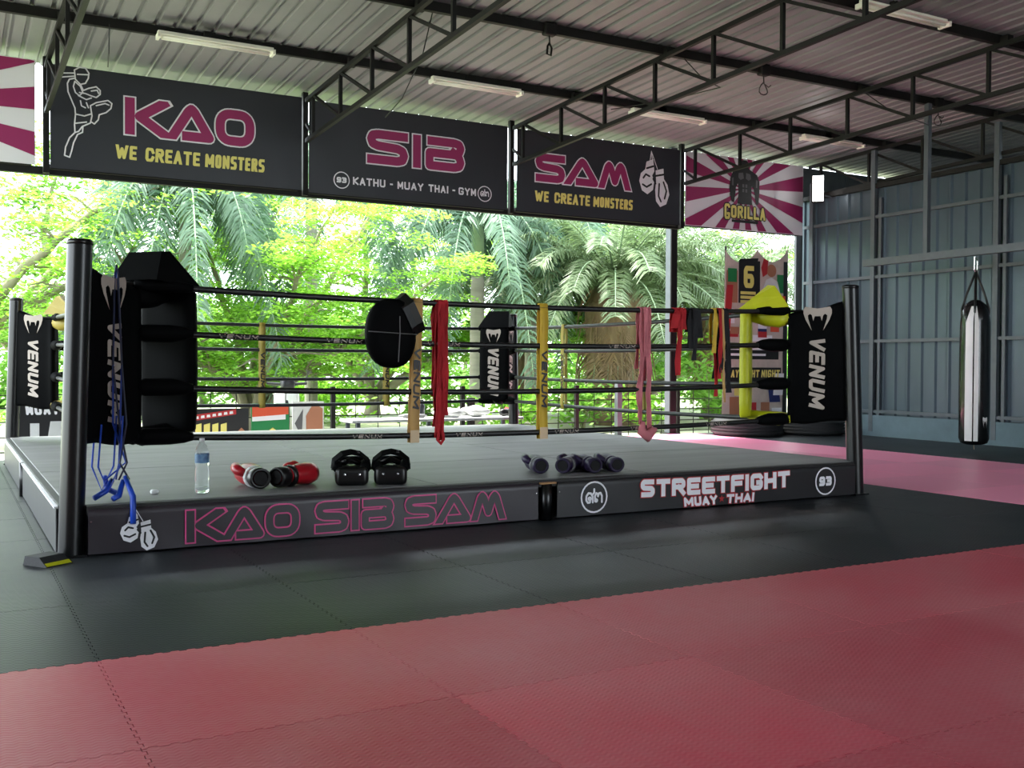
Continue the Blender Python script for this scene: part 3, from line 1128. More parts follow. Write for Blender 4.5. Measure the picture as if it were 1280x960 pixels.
def title(txt, x0, z0, w, h, pen, arch, shear=0.0):
    s_ = text_strokes(txt, x0, z0, w, h, pen, FONT, .12, shear, narrow_w=.3, wide={'M': 1.3})
    cx = x0 + w / 2

    def q(a, b):
        t = (a - cx) / (w / 2)
        return (a, b + arch * (t * t))
    s_ = [[q(a, b) for a, b in pl] for pl in s_]
    sdec('title_outline', put_text(MB(), s_, pen + .014, smap, .001), M_PRED, sk2)
    sdec('title', put_text(MB(), s_, pen, smap, .0035), M_WHITE, sk2)


title('STREETFIGHT', 3.98, .108, 1.52, .135, .038, .01)
title('MUAY', 4.40, .02, .33, .074, .022, 0, -.1)
title('THAI', 4.82, .02, .29, .074, .022, 0, .1)
star = [(4.775 + (.032 if k % 2 == 0 else .013) * math.cos(PI / 2 + k * PI / 5), .062 + (.032 if k % 2 == 0 else .013) * math.sin(PI / 2 + k * PI / 5)) for k in range(10)]
sdec('star', MB().poly(star, smap, 0, .002), M_PRED, sk2)
rpart('mid_post', MB().tube([(3.165, -.05, 0), (3.165, -.05, .262)], .045, 16), M_POST, True)
rpart('mid_post_cap', MB().box((3.165, -.055, .268), (.13, .07, .012)), M_WOOD)
# left, right and back skirts
for y0, y1 in ((.085, 3.05), (3.13, D - .085)):
    for sx, x in ((-1, -.065), (1, W + .065)):
        s1 = rpart('skirt_board', MB().rbox((x, (y0 + y1) / 2, .135), (.014, y1 - y0, .255), .003, 1), M_SKIRT2)
        obj('trim', MB().box((x + sx * .002, (y0 + y1) / 2, .274), (.028, y1 - y0, .012)), M_WHITE, s1)
for y in (3.09,):
    for x in (-.06, W + .06):
        rpart('mid_post', MB().tube([(x, y, 0), (x, y, .28)], .035, 12), M_POST, True)
rpart('skirt_board', MB().rbox((W / 2, D + .065, .135), (W - .18, .014, .255), .003, 1), M_SKIRT2)

CORN = [(0, 0, 1, 1), (W, 0, -1, 1), (0, D, 1, -1), (W, D, -1, -1)]
HPOST = 1.82
for cx, cy, dx, dy in CORN:
    top = (cx + dx * .057, cy + dy * .03, HPOST)
    po = rpart('corner_post', MB().tube([(cx, cy, .012), (cx + dx * .003, cy + dy * .002, .1), top], .07, 24), M_POST)
    smooth_by_angle(po, 50)
    obj('post_cap', MB().lathe([(.072, -.02), (.073, 0), (.06, .012), (.001, .014)], top, 24), M_POST, po, True)
    obj('foot_plate', MB().box((cx, cy, .006), (.16, .16, .012)), M_POST, po)

RZ = (.65, .965, 1.315, 1.61)
rc = [(cx + dx * RI, cy + dy * RI) for cx, cy, dx, dy in CORN]


def rope_pt(a, b, t, z, sag=.05):
    return (a[0] + (b[0] - a[0]) * t, a[1] + (b[1] - a[1]) * t, z - sag * 4 * t * (1 - t))


SIDES = {'front': (rc[0], rc[1]), 'right': (rc[1], rc[3]), 'back': (rc[2], rc[3]), 'left': (rc[0], rc[2])}
ropes = {}
for sd, (a, b) in SIDES.items():
    for k, z in enumerate(RZ):
        sag = .05 if sd == 'front' else .03
        ropes[sd, k] = rpart('rope', MB().tube([rope_pt(a, b, t / 20, z, sag) for t in range(21)], .021, 10), M_ROPE, True)


def rope_text(k, x0, w, txt='VENUM'):
    a, b = SIDES['front']
    zr = rope_pt(a, b, (x0 + w / 2 - a[0]) / (b[0] - a[0]), RZ[k])[2]
    zl = rope_pt(a, b, (x0 - a[0]) / (b[0] - a[0]), RZ[k])[2]
    zr2 = rope_pt(a, b, (x0 + w - a[0]) / (b[0] - a[0]), RZ[k])[2]

    def mp(p, q, o):
        zz = zl + (zr2 - zl) * (p - x0) / w
        return (p, a[1] - math.sqrt(max(.0225 ** 2 - q * q, 0)) - o, zz + q)
    s_ = text_strokes(txt, x0, -.014, w, .028, .007, FONT, .3, .25)
    obj('rope_print', put_text(MB(), s_, .007, mp, .0005), M_LOGO, ropes['front', k])


for k, x in ((2, .93), (2, 1.66), (2, 2.42), (2, 4.0), (0, 1.85), (0, 2.65), (0, 3.5), (0, 4.22), (0, 5.0)):
    rope_text(k, x, .26 if k == 2 else .22)

# spacer straps on the ropes
def vtext(mb, txt, mp, top, bot, width, pen, off=.001, shear=0.0, flip=1):
    """word running from top to bottom, letter tops to the right (a = across, b = height)"""
    L = top - bot
    s_ = text_strokes(txt, 0, 0, L, width, pen, FONT, .16, shear, wide={'M': 1.25})
    pl2 = [[((q - width / 2) * flip, top - p) for p, q in pl] for pl in s_]
    return put_text(mb, pl2, pen, mp, off)


def strap(sd, t, m, low=.0, printed=True, lean=0.0):
    a, b = SIDES[sd]
    ax = Vector((b[0] - a[0], b[1] - a[1], 0)).normalized()
    nrm = Vector((ax.y, -ax.x, 0))
    if sd in ('left',):
        nrm = -nrm
    if sd == 'back':
        nrm = Vector((0, -1, 0))
    if sd == 'right':
        nrm = Vector((-1, 0, 0))
    pt = Vector(rope_pt(a, b, t, 0, .05 if sd == 'front' else .03))
    dz = pt.z
    hw = .035
    z1, z0 = RZ[3] + dz + .028, RZ[0] + dz - .03 - low
    mb = MB()
    n = 14
    for sgn in (1, -1):
        rows = []
        for k in range(n + 1):
            z = z0 + (z1 - z0) * k / n
            d = .024 + .004 * math.sin(k * 1.7)
            if k in (0, n):
                d *= .7
            q = Vector((pt.x, pt.y, 0)) + nrm * d * sgn + ax * lean * (k / n - .5)
            rows.append([q + ax * hw * s + Vector((0, 0, z)) for s in (-1, 1)] + [q + ax * hw * s + nrm * sgn * .003 + Vector((0, 0, z)) for s in (1, -1)])
        mb.loft(rows)
    mb.box((pt.x, pt.y, z1 + .0), (.07 if abs(ax.x) > .5 else .034, .034 if abs(ax.x) > .5 else .07, .008))
    st_ = rpart('rope_strap', mb, m, True)

    def mp(p, q, o):
        v = Vector((pt.x, pt.y, q)) + nrm * (.033 + o) + ax * (p + lean * ((q - z0) / (z1 - z0) - .5))
        return tuple(v)
    if printed:
        obj('strap_print', vtext(MB(), 'VENUM', mp, z0 + (z1 - z0) * .66, z0 + (z1 - z0) * .24, .052, .015, .001, .2), M_BLKPRINT, st_)
    if sd == 'front':
        obj('strap_tail', MB().box((pt.x - lean * .45, pt.y - .031, z0 + .045), (.068, .004, .09)), M_STRAPP, st_)
    return st_


strap('front', (2.335 - RI) / (W - 2 * RI), M_STRAPG, .02, lean=.03)
strap('front', (3.40 - RI) / (W - 2 * RI), M_STRAPY, .02)
for x in (2.68, 4.27):
    strap('back', (x - RI) / (W - 2 * RI), M_PADO)
for y in (2.6, 4.2):
    strap('right', (y - RI) / (D - 2 * RI), M_PADO)
for y in (2.2, 4.1):
    strap('left', (y - RI) / (D - 2 * RI), M_PADO)


# ------------------------------------------------------------------ corner pads
def corner_pad(ci, label, m_in, m_hood, side, pad_text, group='corner pads of the ring'):
    cx, cy, dx, dy = CORN[ci]
    u = Vector((dx, dy, 0)).normalized()
    v = Vector((-u.y, u.x, 0)) * side                              # face of the cover turned outward to the hall
    t = thing('corner_pad', label, 'corner pad', group, (cx + u.x * .6, cy + u.y * .6, HP))
    org = Vector((cx, cy, 0))
    inv = -Vector(t.location)

    def w(d, p, z):
        return tuple(org + u * d + v * p + Vector((0, 0, z)))

    def part(name, mb, m, smooth=False, parent=None):
        o = obj(name, mb, m, parent or t, smooth)
        if not parent:
            o.location = inv
        return o
    # outer cover stretched from the post to the turnbuckles
    mb = MB()
    n = 12
    rows = []
    for k in range(n + 1):
        s = k / n
        d = .075 + .51 * s
        th = .02 + .035 * math.sin(PI * min(1, s * 1.1)) * .6 + (.03 if s > .85 else 0) * (s - .85) / .15
        zt = 1.71 - .13 * s ** .7 + .01 * math.sin(s * 9)
        zb = .64 - .03 * s + .01 * math.sin(s * 7)
        rows.append([w(d, th, zb + .03), w(d, th + .004, (zb + zt) / 2), w(d, th, zt - .03), w(d, th * .4, zt), w(d, -th * .4, zt), w(d, -th, zt - .03), w(d, -th - .004, (zb + zt) / 2),
                     w(d, -th, zb + .03), w(d, -th * .4, zb), w(d, th * .4, zb)])
    mb.loft(rows)
    cov = part('cover_panel', mb, M_PAD, True)

    def cmap(a, b, o):
        # a runs along the cover away from the post when seen from outside
        s = (a - .075) / .51
        th = .02 + .035 * math.sin(PI * min(1, max(0, s) * 1.1)) * .6
        return w(a, th + .006 + o, b)
    dirn = 1 if v.cross(Vector((0, 0, 1))).dot(u) < 0 else -1      # +1: u points to the viewer's right

    def txmap(a, b, o):
        return cmap(.335 + a * dirn, b, o)
    part('cover_print', vtext(MB(), 'VENUM', txmap, 1.385, .765, .135, .032, .001, .22), M_LOGO, parent=cov)
    part('cover_emblem', MB().poly([(a * .24, 1.54 + b * .21) for a, b in SNAKE], txmap, 0, .001), M_LOGO, parent=cov)
    # inner cushion facing the centre of the ring
    mb = MB()
    rows = []
    hw_, dc = .2, .95
    for z, q in ((.66, .8), (.68, .95), (.8, 1), (1.1, 1.02), (1.4, 1), (1.58, .97), (1.63, .8)):
        pts = []
        for k in range(16):
            a = 2 * PI * k / 16
            ca, sa = math.cos(a), math.sin(a)
            e = .45
            pts.append(w(dc + .05 * q * math.copysign(abs(ca) ** e, ca), hw_ * q * math.copysign(abs(sa) ** e, sa), z))
        rows.append(pts)
    mb.loft(rows)
    cu = part('cushion', mb, m_in, True)
    if pad_text:
        def pmap(a, b, o):
            return tuple(org + u * (dc + .054 + o) + (-v * (-a) if False else Vector((u.y, -u.x, 0)) * -a) + Vector((0, 0, b)))
        part('cushion_print', vtext(MB(), 'VENUM', pmap, 1.36, .74, .15, .036, .002, .22), M_LOGO, parent=cu)
        part('cushion_emblem', MB().poly([(a * .2, 1.5 + b * .18) for a, b in SNAKE], pmap, 0, .002), M_LOGO, parent=cu)
    # hood over the top
    mb = MB()
    bl = [w(.575, -.17, 1.64), w(1.02, -.21, 1.61), w(1.02, .21, 1.61), w(.575, .17, 1.64)]
    tp = [w(.70, -.12, 1.83), w(.76, -.14, 1.835), w(.76, .14, 1.835), w(.70, .12, 1.83)]
    md = [tuple((Vector(a) * .5 + Vector(b) * .5) + (Vector(a) - org - u * .8).normalized() * .01 * 0) for a, b in zip(bl, tp)]
    mb.loft([bl, md, tp])
    part('hood', mb, m_hood)
    # soft wraps between cover and cushion
    part('upper_wrap', MB().tube([w(.58, 0, 1.55), w(.66, .0, 1.54), w(.78, 0, 1.55), w(.92, 0, 1.57)], [.05, .07, .066, .04], 12, 1.1), m_hood, True)
    part('lower_wrap', MB().tube([w(.56, 0, .66), w(.66, 0, .65), w(.8, 0, .66), w(.94, 0, .69)], [.05, .07, .066, .04], 12, .9), m_hood, True)
    # sleeves round the ends of the ropes
    for k, z in enumerate(RZ):
        for ax in (Vector((dx, 0, 0)), Vector((0, dy, 0))):
            o0 = org + u * .585
            mb = MB()
            r0 = (.055, .056, .056, .042)[k]
            drop = .008 * (k == 2)
            mb.tube([o0 + ax * q + Vector((0, 0, z - dd)) for q, dd in ((.0, 0), (.06, drop), (.22, drop), (.31, .006), (.36, .008))], [r0 * .8, r0, r0, r0 * .75, .026], 12)
            part('rope_sleeve', mb, M_PAD, True)
        # connector from the post to the ropes
        part('turnbuckle', MB().tube([w(.06, 0, z), w(.585, 0, z)], .012, 6), M_STEEL)
    return t


corner_pad(0, 'black corner pad with hood beside the near left post, behind the blue jump ropes', M_PAD, M_PAD, -1, False)
corner_pad(1, 'black corner cover with bright yellow cushion and hood on the near right post', M_PADY, M_PADY, 1, False)
corner_pad(2, 'black corner cover with olive yellow cushion on the far left post', M_PADO, M_PADO, -1, False)
corner_pad(3, 'black corner pad with lettered cushion on the far post behind the ropes', M_PAD, M_PAD, 1, True)


# ------------------------------------------------------------------ things hanging on the ropes
def ribbon(mb, pts, wd, ax, th=.004, wob=.0, seed=0):
    """cloth strip along pts, width along ax"""
    rnd = random.Random(seed)
    ax = Vector(ax).normalized()
    rows = []
    for i, p in enumerate(pts):
        p = Vector(p)
        d = (Vector(pts[min(i + 1, len(pts) - 1)]) - Vector(pts[max(i - 1, 0)])).normalized()
        a2 = (ax + Vector((0, 1, 0)) * rnd.uniform(-wob, wob)).normalized()
        nn = d.cross(a2).normalized()
        ww = (wd[i] if isinstance(wd, (list, tuple)) else wd) / 2
        rows.append([p - a2 * ww, p + nn * th * 1.2, p + a2 * ww, p + a2 * ww + nn * th, p + nn * th * 2.4, p - a2 * ww + nn * th])
    return mb.loft(rows)


YF = RI


def zr(x, k=3):
    a, b = SIDES['front']
    return rope_pt(a, b, (x - a[0]) / (b[0] - a[0]), RZ[k])[2]


def drape(mb, x, front, back, wd, seed=0, lean=0.0, wob=.35, y=YF):
    """a strip folded over the top rope, hanging lengths front and back"""
    z = zr(x) + .024
    rnd = random.Random(seed)
    pts = []
    nf = max(3, int(front / .1))
    for k in range(nf, 0, -1):
        q = k / nf
        pts.append((x + lean * q + rnd.uniform(-.006, .006), y - .031 - .008 * math.sin(k * 1.4 + seed), z - front * q))
    pts += [(x, y - .027, z - .02), (x, y - .012, z + .003), (x, y + .012, z + .003), (x, y + .027, z - .02)]
    nb = max(3, int(back / .1))
    for k in range(1, nb + 1):
        q = k / nb
        pts.append((x + lean * .5 * q + rnd.uniform(-.006, .006), y + .033 + .008 * math.sin(k + seed), z - back * q))
    return ribbon(mb, pts, [wd * (1 + rnd.uniform(-.18, .1)) for _ in pts], (1, 0, 0), .004, wob, seed)


t = thing('hand_wraps', 'bunch of red hand wraps hanging from the middle of the near top rope', 'hand wraps', 'hand wraps on the ropes', (2.53, YF, .56))
for k, (x, f, b, wd, ln) in enumerate(((2.505, .92, .7, .05, -.02), (2.535, 1.02, .8, .06, -.01), (2.555, .84, .96, .05, .0), (2.52, 1.0, .5, .04, -.03))):
    o = obj('wrap_strip', drape(MB(), x, f, b, wd, k * 3 + 1, ln, .6, YF), M_RED, t)
    o.location = -t.location
    o.location.y -= .006 * k
o = obj('wrap_loop', MB().tube([(2.5, YF - .05, .62), (2.49, YF - .06, .57), (2.51, YF - .07, .545), (2.535, YF - .06, .575), (2.53, YF - .05, .64)], .012, 6), M_RED, t)
o.location = -t.location

t = thing('hand_wraps', 'dusty pink hand wrap with a knotted end hanging right of the mustard strap', 'hand wraps', 'hand wraps on the ropes', (4.35, YF, .52))
for k, (x, f, b, wd, ln) in enumerate(((4.33, .95, .5, .05, -.03), (4.385, 1.0, .6, .045, .01), (4.35, .4, .9, .04, .0))):
    o = obj('wrap_strip', drape(MB(), x, f, b, wd, k * 5 + 2, ln, .5), M_PINKCL, t)
    o.location = -t.location
    o.location.y -= .006 * k
mb = MB().tube([(4.33, YF - .04, .66), (4.31, YF - .05, .58), (4.36, YF - .06, .545), (4.42, YF - .05, .59), (4.46, YF - .05, .6)], [.02, .04, .05, .035, .012], 10)
o = obj('knot', mb, M_PINKCL, t, True)
o.location = -t.location

t = thing('hand_wraps', 'short bright red hand wrap bunched over the top rope beside a black one', 'hand wraps', 'hand wraps on the ropes', (4.70, YF, 1.1))
for k, (x, f, b, wd, ln) in enumerate(((4.715, .56, .2, .05, -.02), (4.68, .17, .2, .07, -.03), (4.735, .18, .25, .06, .01))):
    o = obj('wrap_strip', drape(MB(), x, f, b, wd, k + 31, ln, .5), M_RED, t)
    o.location = -t.location
    o.location.y -= .005 * k
t = thing('hand_wraps', 'ragged black hand wrap on the top rope right of the short red one', 'hand wraps', 'hand wraps on the ropes', (4.86, YF, 1.15))
for k, (x, f, b, wd, ln) in enumerate(((4.83, .34, .2, .06, .0), (4.88, .25, .3, .09, .02), (4.86, .44, .2, .045, .0))):
    o = obj('wrap_strip', drape(MB(), x, f, b, wd, k + 41, ln, .5), M_BLKCL, t)
    o.location = -t.location
    o.location.y -= .005 * k
t = thing('hand_wraps', 'mixed mustard and black hand wraps hanging nearest the yellow corner', 'hand wraps', 'hand wraps on the ropes', (5.15, YF, .8))
for k, (x, f, b, wd, ln, m_) in enumerate(((5.09, .38, .3, .04, -.01, M_STRAPY), (5.14, .55, .6, .06, .0, M_BLKCL), (5.2, .72, .5, .07, .03, M_BLKCL), (5.155, .80, .3, .026, .02, M_STRAPG), (5.125, .6, .75, .04, .0, M_RED))):
    o = obj('wrap_strip', drape(MB(), x, f, b, wd, k + 51, ln, .5), m_, t)
    o.location = -t.location
    o.location.y -= .005 * k

# round belly pad hung over the near top rope
t = thing('belly_pad', 'round black belly pad hanging from the near top rope', 'belly pad', None, (2.12, YF - .1, 1.09))
cx, cz, yb_ = 2.125, 1.335, YF - .095
mb = MB()
rows = []
for d, q in ((-.05, .55), (-.045, .85), (-.02, .98), (.02, 1.0), (.04, .92), (.045, .6)):
    pts = []
    for k in range(32):
        a = 2 * PI * k / 32
        ca, sa = math.cos(a), math.sin(a)
        rx = .205 if ca < 0 else .17
        rz = .245
        pts.append((cx + rx * q * math.copysign(abs(ca) ** .85, ca), yb_ + d, cz + rz * q * math.copysign(abs(sa) ** .9, sa)))
    rows.append(pts)
mb.loft(rows)
o = obj('shell', mb, M_PAD, t, True)
o.location = -t.location
for nm, pts in (('seam', [(cx - .2, yb_ - .046, cz + .01), (cx, yb_ - .054, cz), (cx + .16, yb_ - .046, cz - .005)]), ('seam', [(cx + .03, yb_ - .05, cz + .12), (cx + .03, yb_ - .054, cz), (cx + .02, yb_ - .05, cz - .2)])):
    o = obj(nm, MB().tube(pts, .004, 6), M_GREYPRINT, t)
    o.location = -t.location
mb = MB()
ribbon(mb, [(cx + .19, yb_ - .03, cz + .0), (cx + .16, yb_ - .062, cz + .06), (cx + .09, yb_ - .06, cz + .2), (cx + .06, yb_ + .02, zr(2.15) + .03), (cx + .06, YF, zr(2.15) + .036), (cx + .06, YF + .04, zr(2.15) - .02), (cx + .07, YF + .05, cz + .1)], .1, (.8, 0, .5), .008)
o = obj('neck_strap', mb, M_GLBLK, t)
o.location = -t.location

# blue jump ropes looped over the near left corner
for k, (x, y, zt, zb, lb) in enumerate(((.30, .06, 1.63, .30, 'blue handled jump rope at the near left corner, hanging over the skirt edge'), (.27, .1, 1.60, .45, 'blue handled jump rope hanging beside the near left post, inside the edge'))):
    t = thing('jump_rope', lb, 'jump rope', 'jump ropes on the near left corner', (x, y, HP))
    mb = MB()
    hook = (.26, .26 - .06, zt)
    for s in (-1, 1):
        o = obj('cord', MB().tube([(.30, .32, zt - .02), (.29, .27, zt + .085), (.28 + .01 * s, .21, zt + .02), (.28 + .025 * s, .17, 1.1), (x + .02 * s, y + .04, .75), (x - .02 * s + .03 * k, y + .02, .52), (x + .03 * s - .04 * k, y, .42)], .006, 6), M_CORD if k == 0 else M_BLUE, t)
        o.location = -t.location
    hs = (((.305, .05, .44), (.335, -.05, .33), (.325, -.115, .18)), ((.295, .05, .42), (.265, .02, .33), (.23, -.02, .322))) if k == 0 else (((.24, .1, .42), (.2, .06, .36), (.13, .02, .325)), ((.2, .12, .44), (.22, .16, .36), (.28, .2, .325)))
    for h in hs:
        o = obj('handle', MB().tube(h, [.014, .018, .017], 10), M_BLUE, t, True)
        o.location = -t.location
    o = obj('cord_bundle', MB().tube([(x - .12, y + .04, .75), (x - .14, y + .03, .5), (x - .09, y, .36), (x - .02, y + .02, .5), (x + .0, y + .04, .8)], .006, 6), M_BLUE, t)
    o.location = -t.location


# ------------------------------------------------------------------ gloves, pads and bottle on the apron
def glove_tree(name, label, group, m_body, m_cuff, m_band):
    """boxing glove, cuff towards -y, lying on its side on z=0"""
    t = thing(name, label, 'boxing glove', group)
    secs = [(-.07, .058, .052, 0), (.0, .06, .055, 0), (.05, .068, .06, .002), (.11, .08, .068, .006), (.17, .082, .07, .008), (.22, .07, .062, .0), (.25, .045, .045, -.006), (.262, .015, .02, -.01)]
    n = 18
    rows = [[(rx * math.cos(2 * PI * k / n) + ox, y, .07 + rz * math.sin(2 * PI * k / n)) for k in range(n)] for y, rx, rz, ox in secs]
    obj('body', MB().loft(rows), m_body, t, True)
    obj('thumb', MB().tube([(-.055, .03, .085), (-.085, .09, .105), (-.08, .15, .115), (-.055, .19, .105)], [.022, .034, .034, .018], 10), m_body, t, True)
    rows = [[(q * .064 * math.cos(2 * PI * k / n), y, .066 + q * .06 * math.sin(2 * PI * k / n)) for k in range(n)] for y, q in ((-.015, 1.02), (-.03, 1.06), (-.085, 1.06), (-.095, .98), (-.092, .74), (-.06, .7))]
    cf = obj('cuff', MB().loft(rows), m_cuff, t, True)
    obj('opening', MB().lathe([(.043, 0), (.001, .002)], (0, -.0935, .066), 16, Matrix.Rotation(PI / 2, 3, 'X')), M_HOLE, cf)  # flat dark disc painted in for the shade inside the cuff
    rows = [[(q * .064 * math.cos(2 * PI * k / n), y, .066 + q * .06 * math.sin(2 * PI * k / n)) for k in range(n)] for y, q in ((.0, 1.0), (.004, 1.09), (.03, 1.15), (.034, 1.05))]
    obj('band', MB().loft(rows), m_band, t, True)
    return t


def place(t, x, y, rz, rx=0.0, ry=0.0, s=1.0, z=HP):
    t.location = (x, y, z)
    t.rotation_euler = (rx, ry, rz)
    t.scale = (s, s, s)


g1 = glove_tree('boxing_glove', 'red boxing glove with white band, left of the pair by the bottle', 'red gloves on the apron', M_GLRED, M_GLBLK, M_GLWHT)
place(g1, 1.17, .36, .05, s=1.08)
g2 = glove_tree('boxing_glove', 'red boxing glove lying on its side, right of the pair by the bottle', 'red gloves on the apron', M_GLRED, M_GLBLK, M_GLBLK)
place(g2, 1.37, .33, -1.05, s=1.08)
PG = [(3.33, .34, .25, 'leftmost of the four purple gloves on the apron'), (3.53, .26, -.35, 'second from left of the four purple gloves on the apron'),
      (3.71, .20, .45, 'third from left of the four purple gloves on the apron'), (3.90, .17, .35, 'rightmost of the four purple gloves on the apron')]
for x, y, rz, lb in PG:
    p_ = glove_tree('boxing_glove', 'dark purple boxing glove, ' + lb, 'purple gloves on the apron', M_GLPUR, M_GLPUR, M_GLPUR if x > 3.6 else M_GREYPRINT)
    place(p_, x, y, rz - .55, s=.93)


def kick_pad(label, x, y, rz):
    t = thing('kick_pad', label, 'kick pad', 'black kick pads on the apron', (x, y, HP))
    t.rotation_euler = (0, 0, rz)
    t.scale = (1.1, 1.0, 1.12)
    obj('block', MB().rbox((0, 0, .058), (.205, .36, .115), .035, 4), M_GLBLK, t, True)
    for yy in (-.09, .05):
        pts = [(-.1, yy, .09), (-.095, yy, .14), (-.05, yy, .175), (.0, yy, .185), (.05, yy, .175), (.095, yy, .14), (.1, yy, .09)]
        mb = MB()
        ribbon(mb, pts, .07, (0, 1, 0), .01)
        st_ = obj('arm_strap', mb, M_PAD, t)
        obj('buckle', MB().rbox((.03, yy, .192), (.045, .03, .012), .004, 2), M_GREYPRINT, st_)
    for sx in (-1, 1):
        obj('side_roll', MB().tube([(sx * .085, -.15, .105), (sx * .088, 0, .112), (sx * .085, .15, .105)], [.028, .036, .028], 10), M_PAD, t, True)
    obj('end_roll', MB().tube([(-.085, .15, .12), (.085, .15, .12)], [.036, .036], 12), M_PAD, t, True)
    obj('grip', MB().tube([(-.06, -.02, .12), (0, -.02, .15), (.06, -.02, .12)], .018, 8), M_GLBLK, t, True)
    for rx in (-.045, .045):
        obj('rivet', MB().lathe([(.009, 0), (.007, .004), (.001, .006)], (rx, -.18, .07), 10, Matrix.Rotation(PI / 2, 3, 'X')), M_RIVET, t)
    return t


kick_pad('black strapped kick pad on the apron, left of the pair', 1.82, .33, -.3)
kick_pad('black strapped kick pad on the apron, right of the pair', 2.085, .25, -.4)

t = thing('water_bottle', 'clear plastic water bottle with blue label on the ring apron', 'bottle', None, (.79, .22, HP))
obj('bottle_wall', MB().lathe([(.001, 0), (.036, .002), (.043, .012), (.0435, .06), (.040, .075), (.0435, .09), (.0435, .14), (.038, .165), (.0435, .19), (.0435, .255), (.034, .295), (.018, .318), (.0145, .325), (.0145, .335)], n=24), M_GLASSY, t, True)
obj('water', MB().lathe([(.001, .006), (.037, .008), (.039, .02), (.039, .04), (.001, .041)], n=20), M_GLASSY, t, True)
obj('label', MB().lathe([(.0442, .195), (.0446, .2), (.0446, .248), (.0442, .252)], n=24, cap=False), M_LABEL, t, True)
obj('cap', MB().lathe([(.016, .333), (.0165, .335), (.0165, .35), (.001, .352)], n=16), M_WHITE, t)
t = obj('tissue', MB().rbox((0, 0, .014), (.05, .04, .028), .012, 3), M_WCLOTH, None, True)
t.location = (.52, .33, HP)
tag(t, 'small white tissue ball on the canvas near the jump ropes', 'tissue')
t = thing('floor_wedge', 'black rubber wedge with yellow stripe at the foot of the near left post', 'wedge', None, (-.13, -.2, 0))
t.rotation_euler = (0, 0, .62)
t.scale = (.62, .85, 1)
obj('block', MB().loft([[(-.14, -.1, 0), (.14, -.1, 0), (.14, .12, 0), (-.14, .12, 0)], [(-.13, -.02, .05), (.13, -.02, .05), (.13, .11, .05), (-.13, .11, .05)]]), M_TIRE, t)
obj('stripe', MB().add([(-.135, -.095, .004), (.135, -.095, .004), (.13, -.07, .02), (-.13, -.07, .02)], [(0, 1, 2, 3)]), M_PADY, t)

# ------------------------------------------------------------------ tyres
def tyre(label, x, y, r, h):
    t = thing('tyre', label, 'tyre', 'old tyres by the wall', (x, y, 0))
    pr = [(r * .62, .03), (r * .7, .0), (r * .93, .0), (r, .05), (r * 1.01, h / 2), (r, h - .05), (r * .93, h), (r * .7, h), (r * .62, h - .03), (r * .6, h / 2), (r * .62, .03)]
    obj('carcass', MB().lathe(pr, n=40, cap=False), M_TIRE, t, True)
    for k in range(4):
        z = .06 + (h - .12) * k / 3
        obj('tread_rib', MB().lathe([(r * .99, z - .018), (r * 1.035, z - .014), (r * 1.035, z + .014), (r * .99, z + .018)], n=40, cap=False), M_TIRE, t)
    return t


tyre('big black tyre lying flat below the fight poster', 10.78, 6.33, .56, .27)
tyre('big black tyre lying flat behind the near right post', 11.93, 6.1, .55, .27)

# ------------------------------------------------------------------ fight poster on the fence
YP = 7.02


def pmap_(a, b, o):
    return (a, YP - .004 - o, b)


t = thing('fight_poster', 'tall fight night poster with a big yellow six behind the tyres', 'poster', None, (11.58, YP, .05))
x0, x1 = 10.84, 12.31
n = 24
top = [3.08 - .22 * (abs(math.sin(k / n * PI * 2.0)) ** .8) + .1 * k / n for k in range(n + 1)]
mb = MB()
fr_ = [(x0 + .06 * (1 - 0) * 1 + (x1 - x0 - .06) * k / n, YP + .006 * math.sin(k * .8), top[k]) for k in range(n + 1)]
lo_ = [(x0 + (x1 - x0) * k / n, YP, .05) for k in range(n + 1)]
mb.add(lo_ + fr_, [(k, k + 1, n + 2 + k, n + 1 + k) for k in range(n)])
mb.add([(a, b + .006, c_) for a, b, c_ in lo_ + fr_], [(k, n + 1 + k, n + 2 + k, k + 1) for k in range(n)])


def pdec(name, mb, m):
    o = obj(name, mb, m, t)
    o.location = -t.location


pdec('sheet', mb, M_PGREY)


def prect(name, m, a0, b0, a1, b1, off, sk=0.0):
    pdec(name, MB().poly([(a0, b0), (a1, b0), (a1 + sk, b1), (a0 + sk, b1)], pmap_, 0, off), m)


prect('print_block', M_BLKPRINT, 11.18, 2.2, 11.66, 2.93, .003)
prect('print_block', M_SKIN, 10.92, 2.2, 11.16, 2.75, .003)
pdec('print_figure', MB().poly([(11.2, 2.95), (11.3, 2.72), (11.55, 2.72), (11.62, 2.98)], pmap_, 0, .002), M_BLKPRINT)
prect('print_block', M_WHITE, 11.5, 1.55, 11.95, 1.66, .004)
prect('print_block', M_WHITE, 10.95, 1.85, 11.1, 2.1, .004)
prect('print_block', M_GREEN, 10.94, 2.55, 11.14, 2.78, .004)
prect('print_block', M_PRED, 10.86, 1.75, 11.0, 2.5, .005, .06)
pdec('print_figure', MB().poly([(11.72, 2.1), (11.7, 2.4), (11.8, 2.62), (11.92, 2.66), (12.06, 2.6), (12.14, 2.35), (12.12, 2.1)], pmap_, 0, .004), M_WCLOTH)
pdec('print_figure', MB().poly(circle_pts(11.92, 2.78, .11)[:-1], pmap_, 0, .005), M_SKIN)
pdec('print_figure', MB().poly([(11.72, 2.66), (11.82, 2.72), (11.84, 2.95), (11.74, 2.98), (11.68, 2.82)], pmap_, 0, .006), M_PRED)
prect('print_block', M_GREEN, 12.05, 2.4, 12.2, 2.72, .003)
prect('print_block', M_BLKPRINT, 12.2, .1, 12.29, 2.95, .004, .0)
prect('print_block', M_ORANGE, 12.17, 2.15, 12.25, 2.35, .006)
prect('print_block', M_PGREY, 10.9, 1.2, 12.15, 1.5, .003)
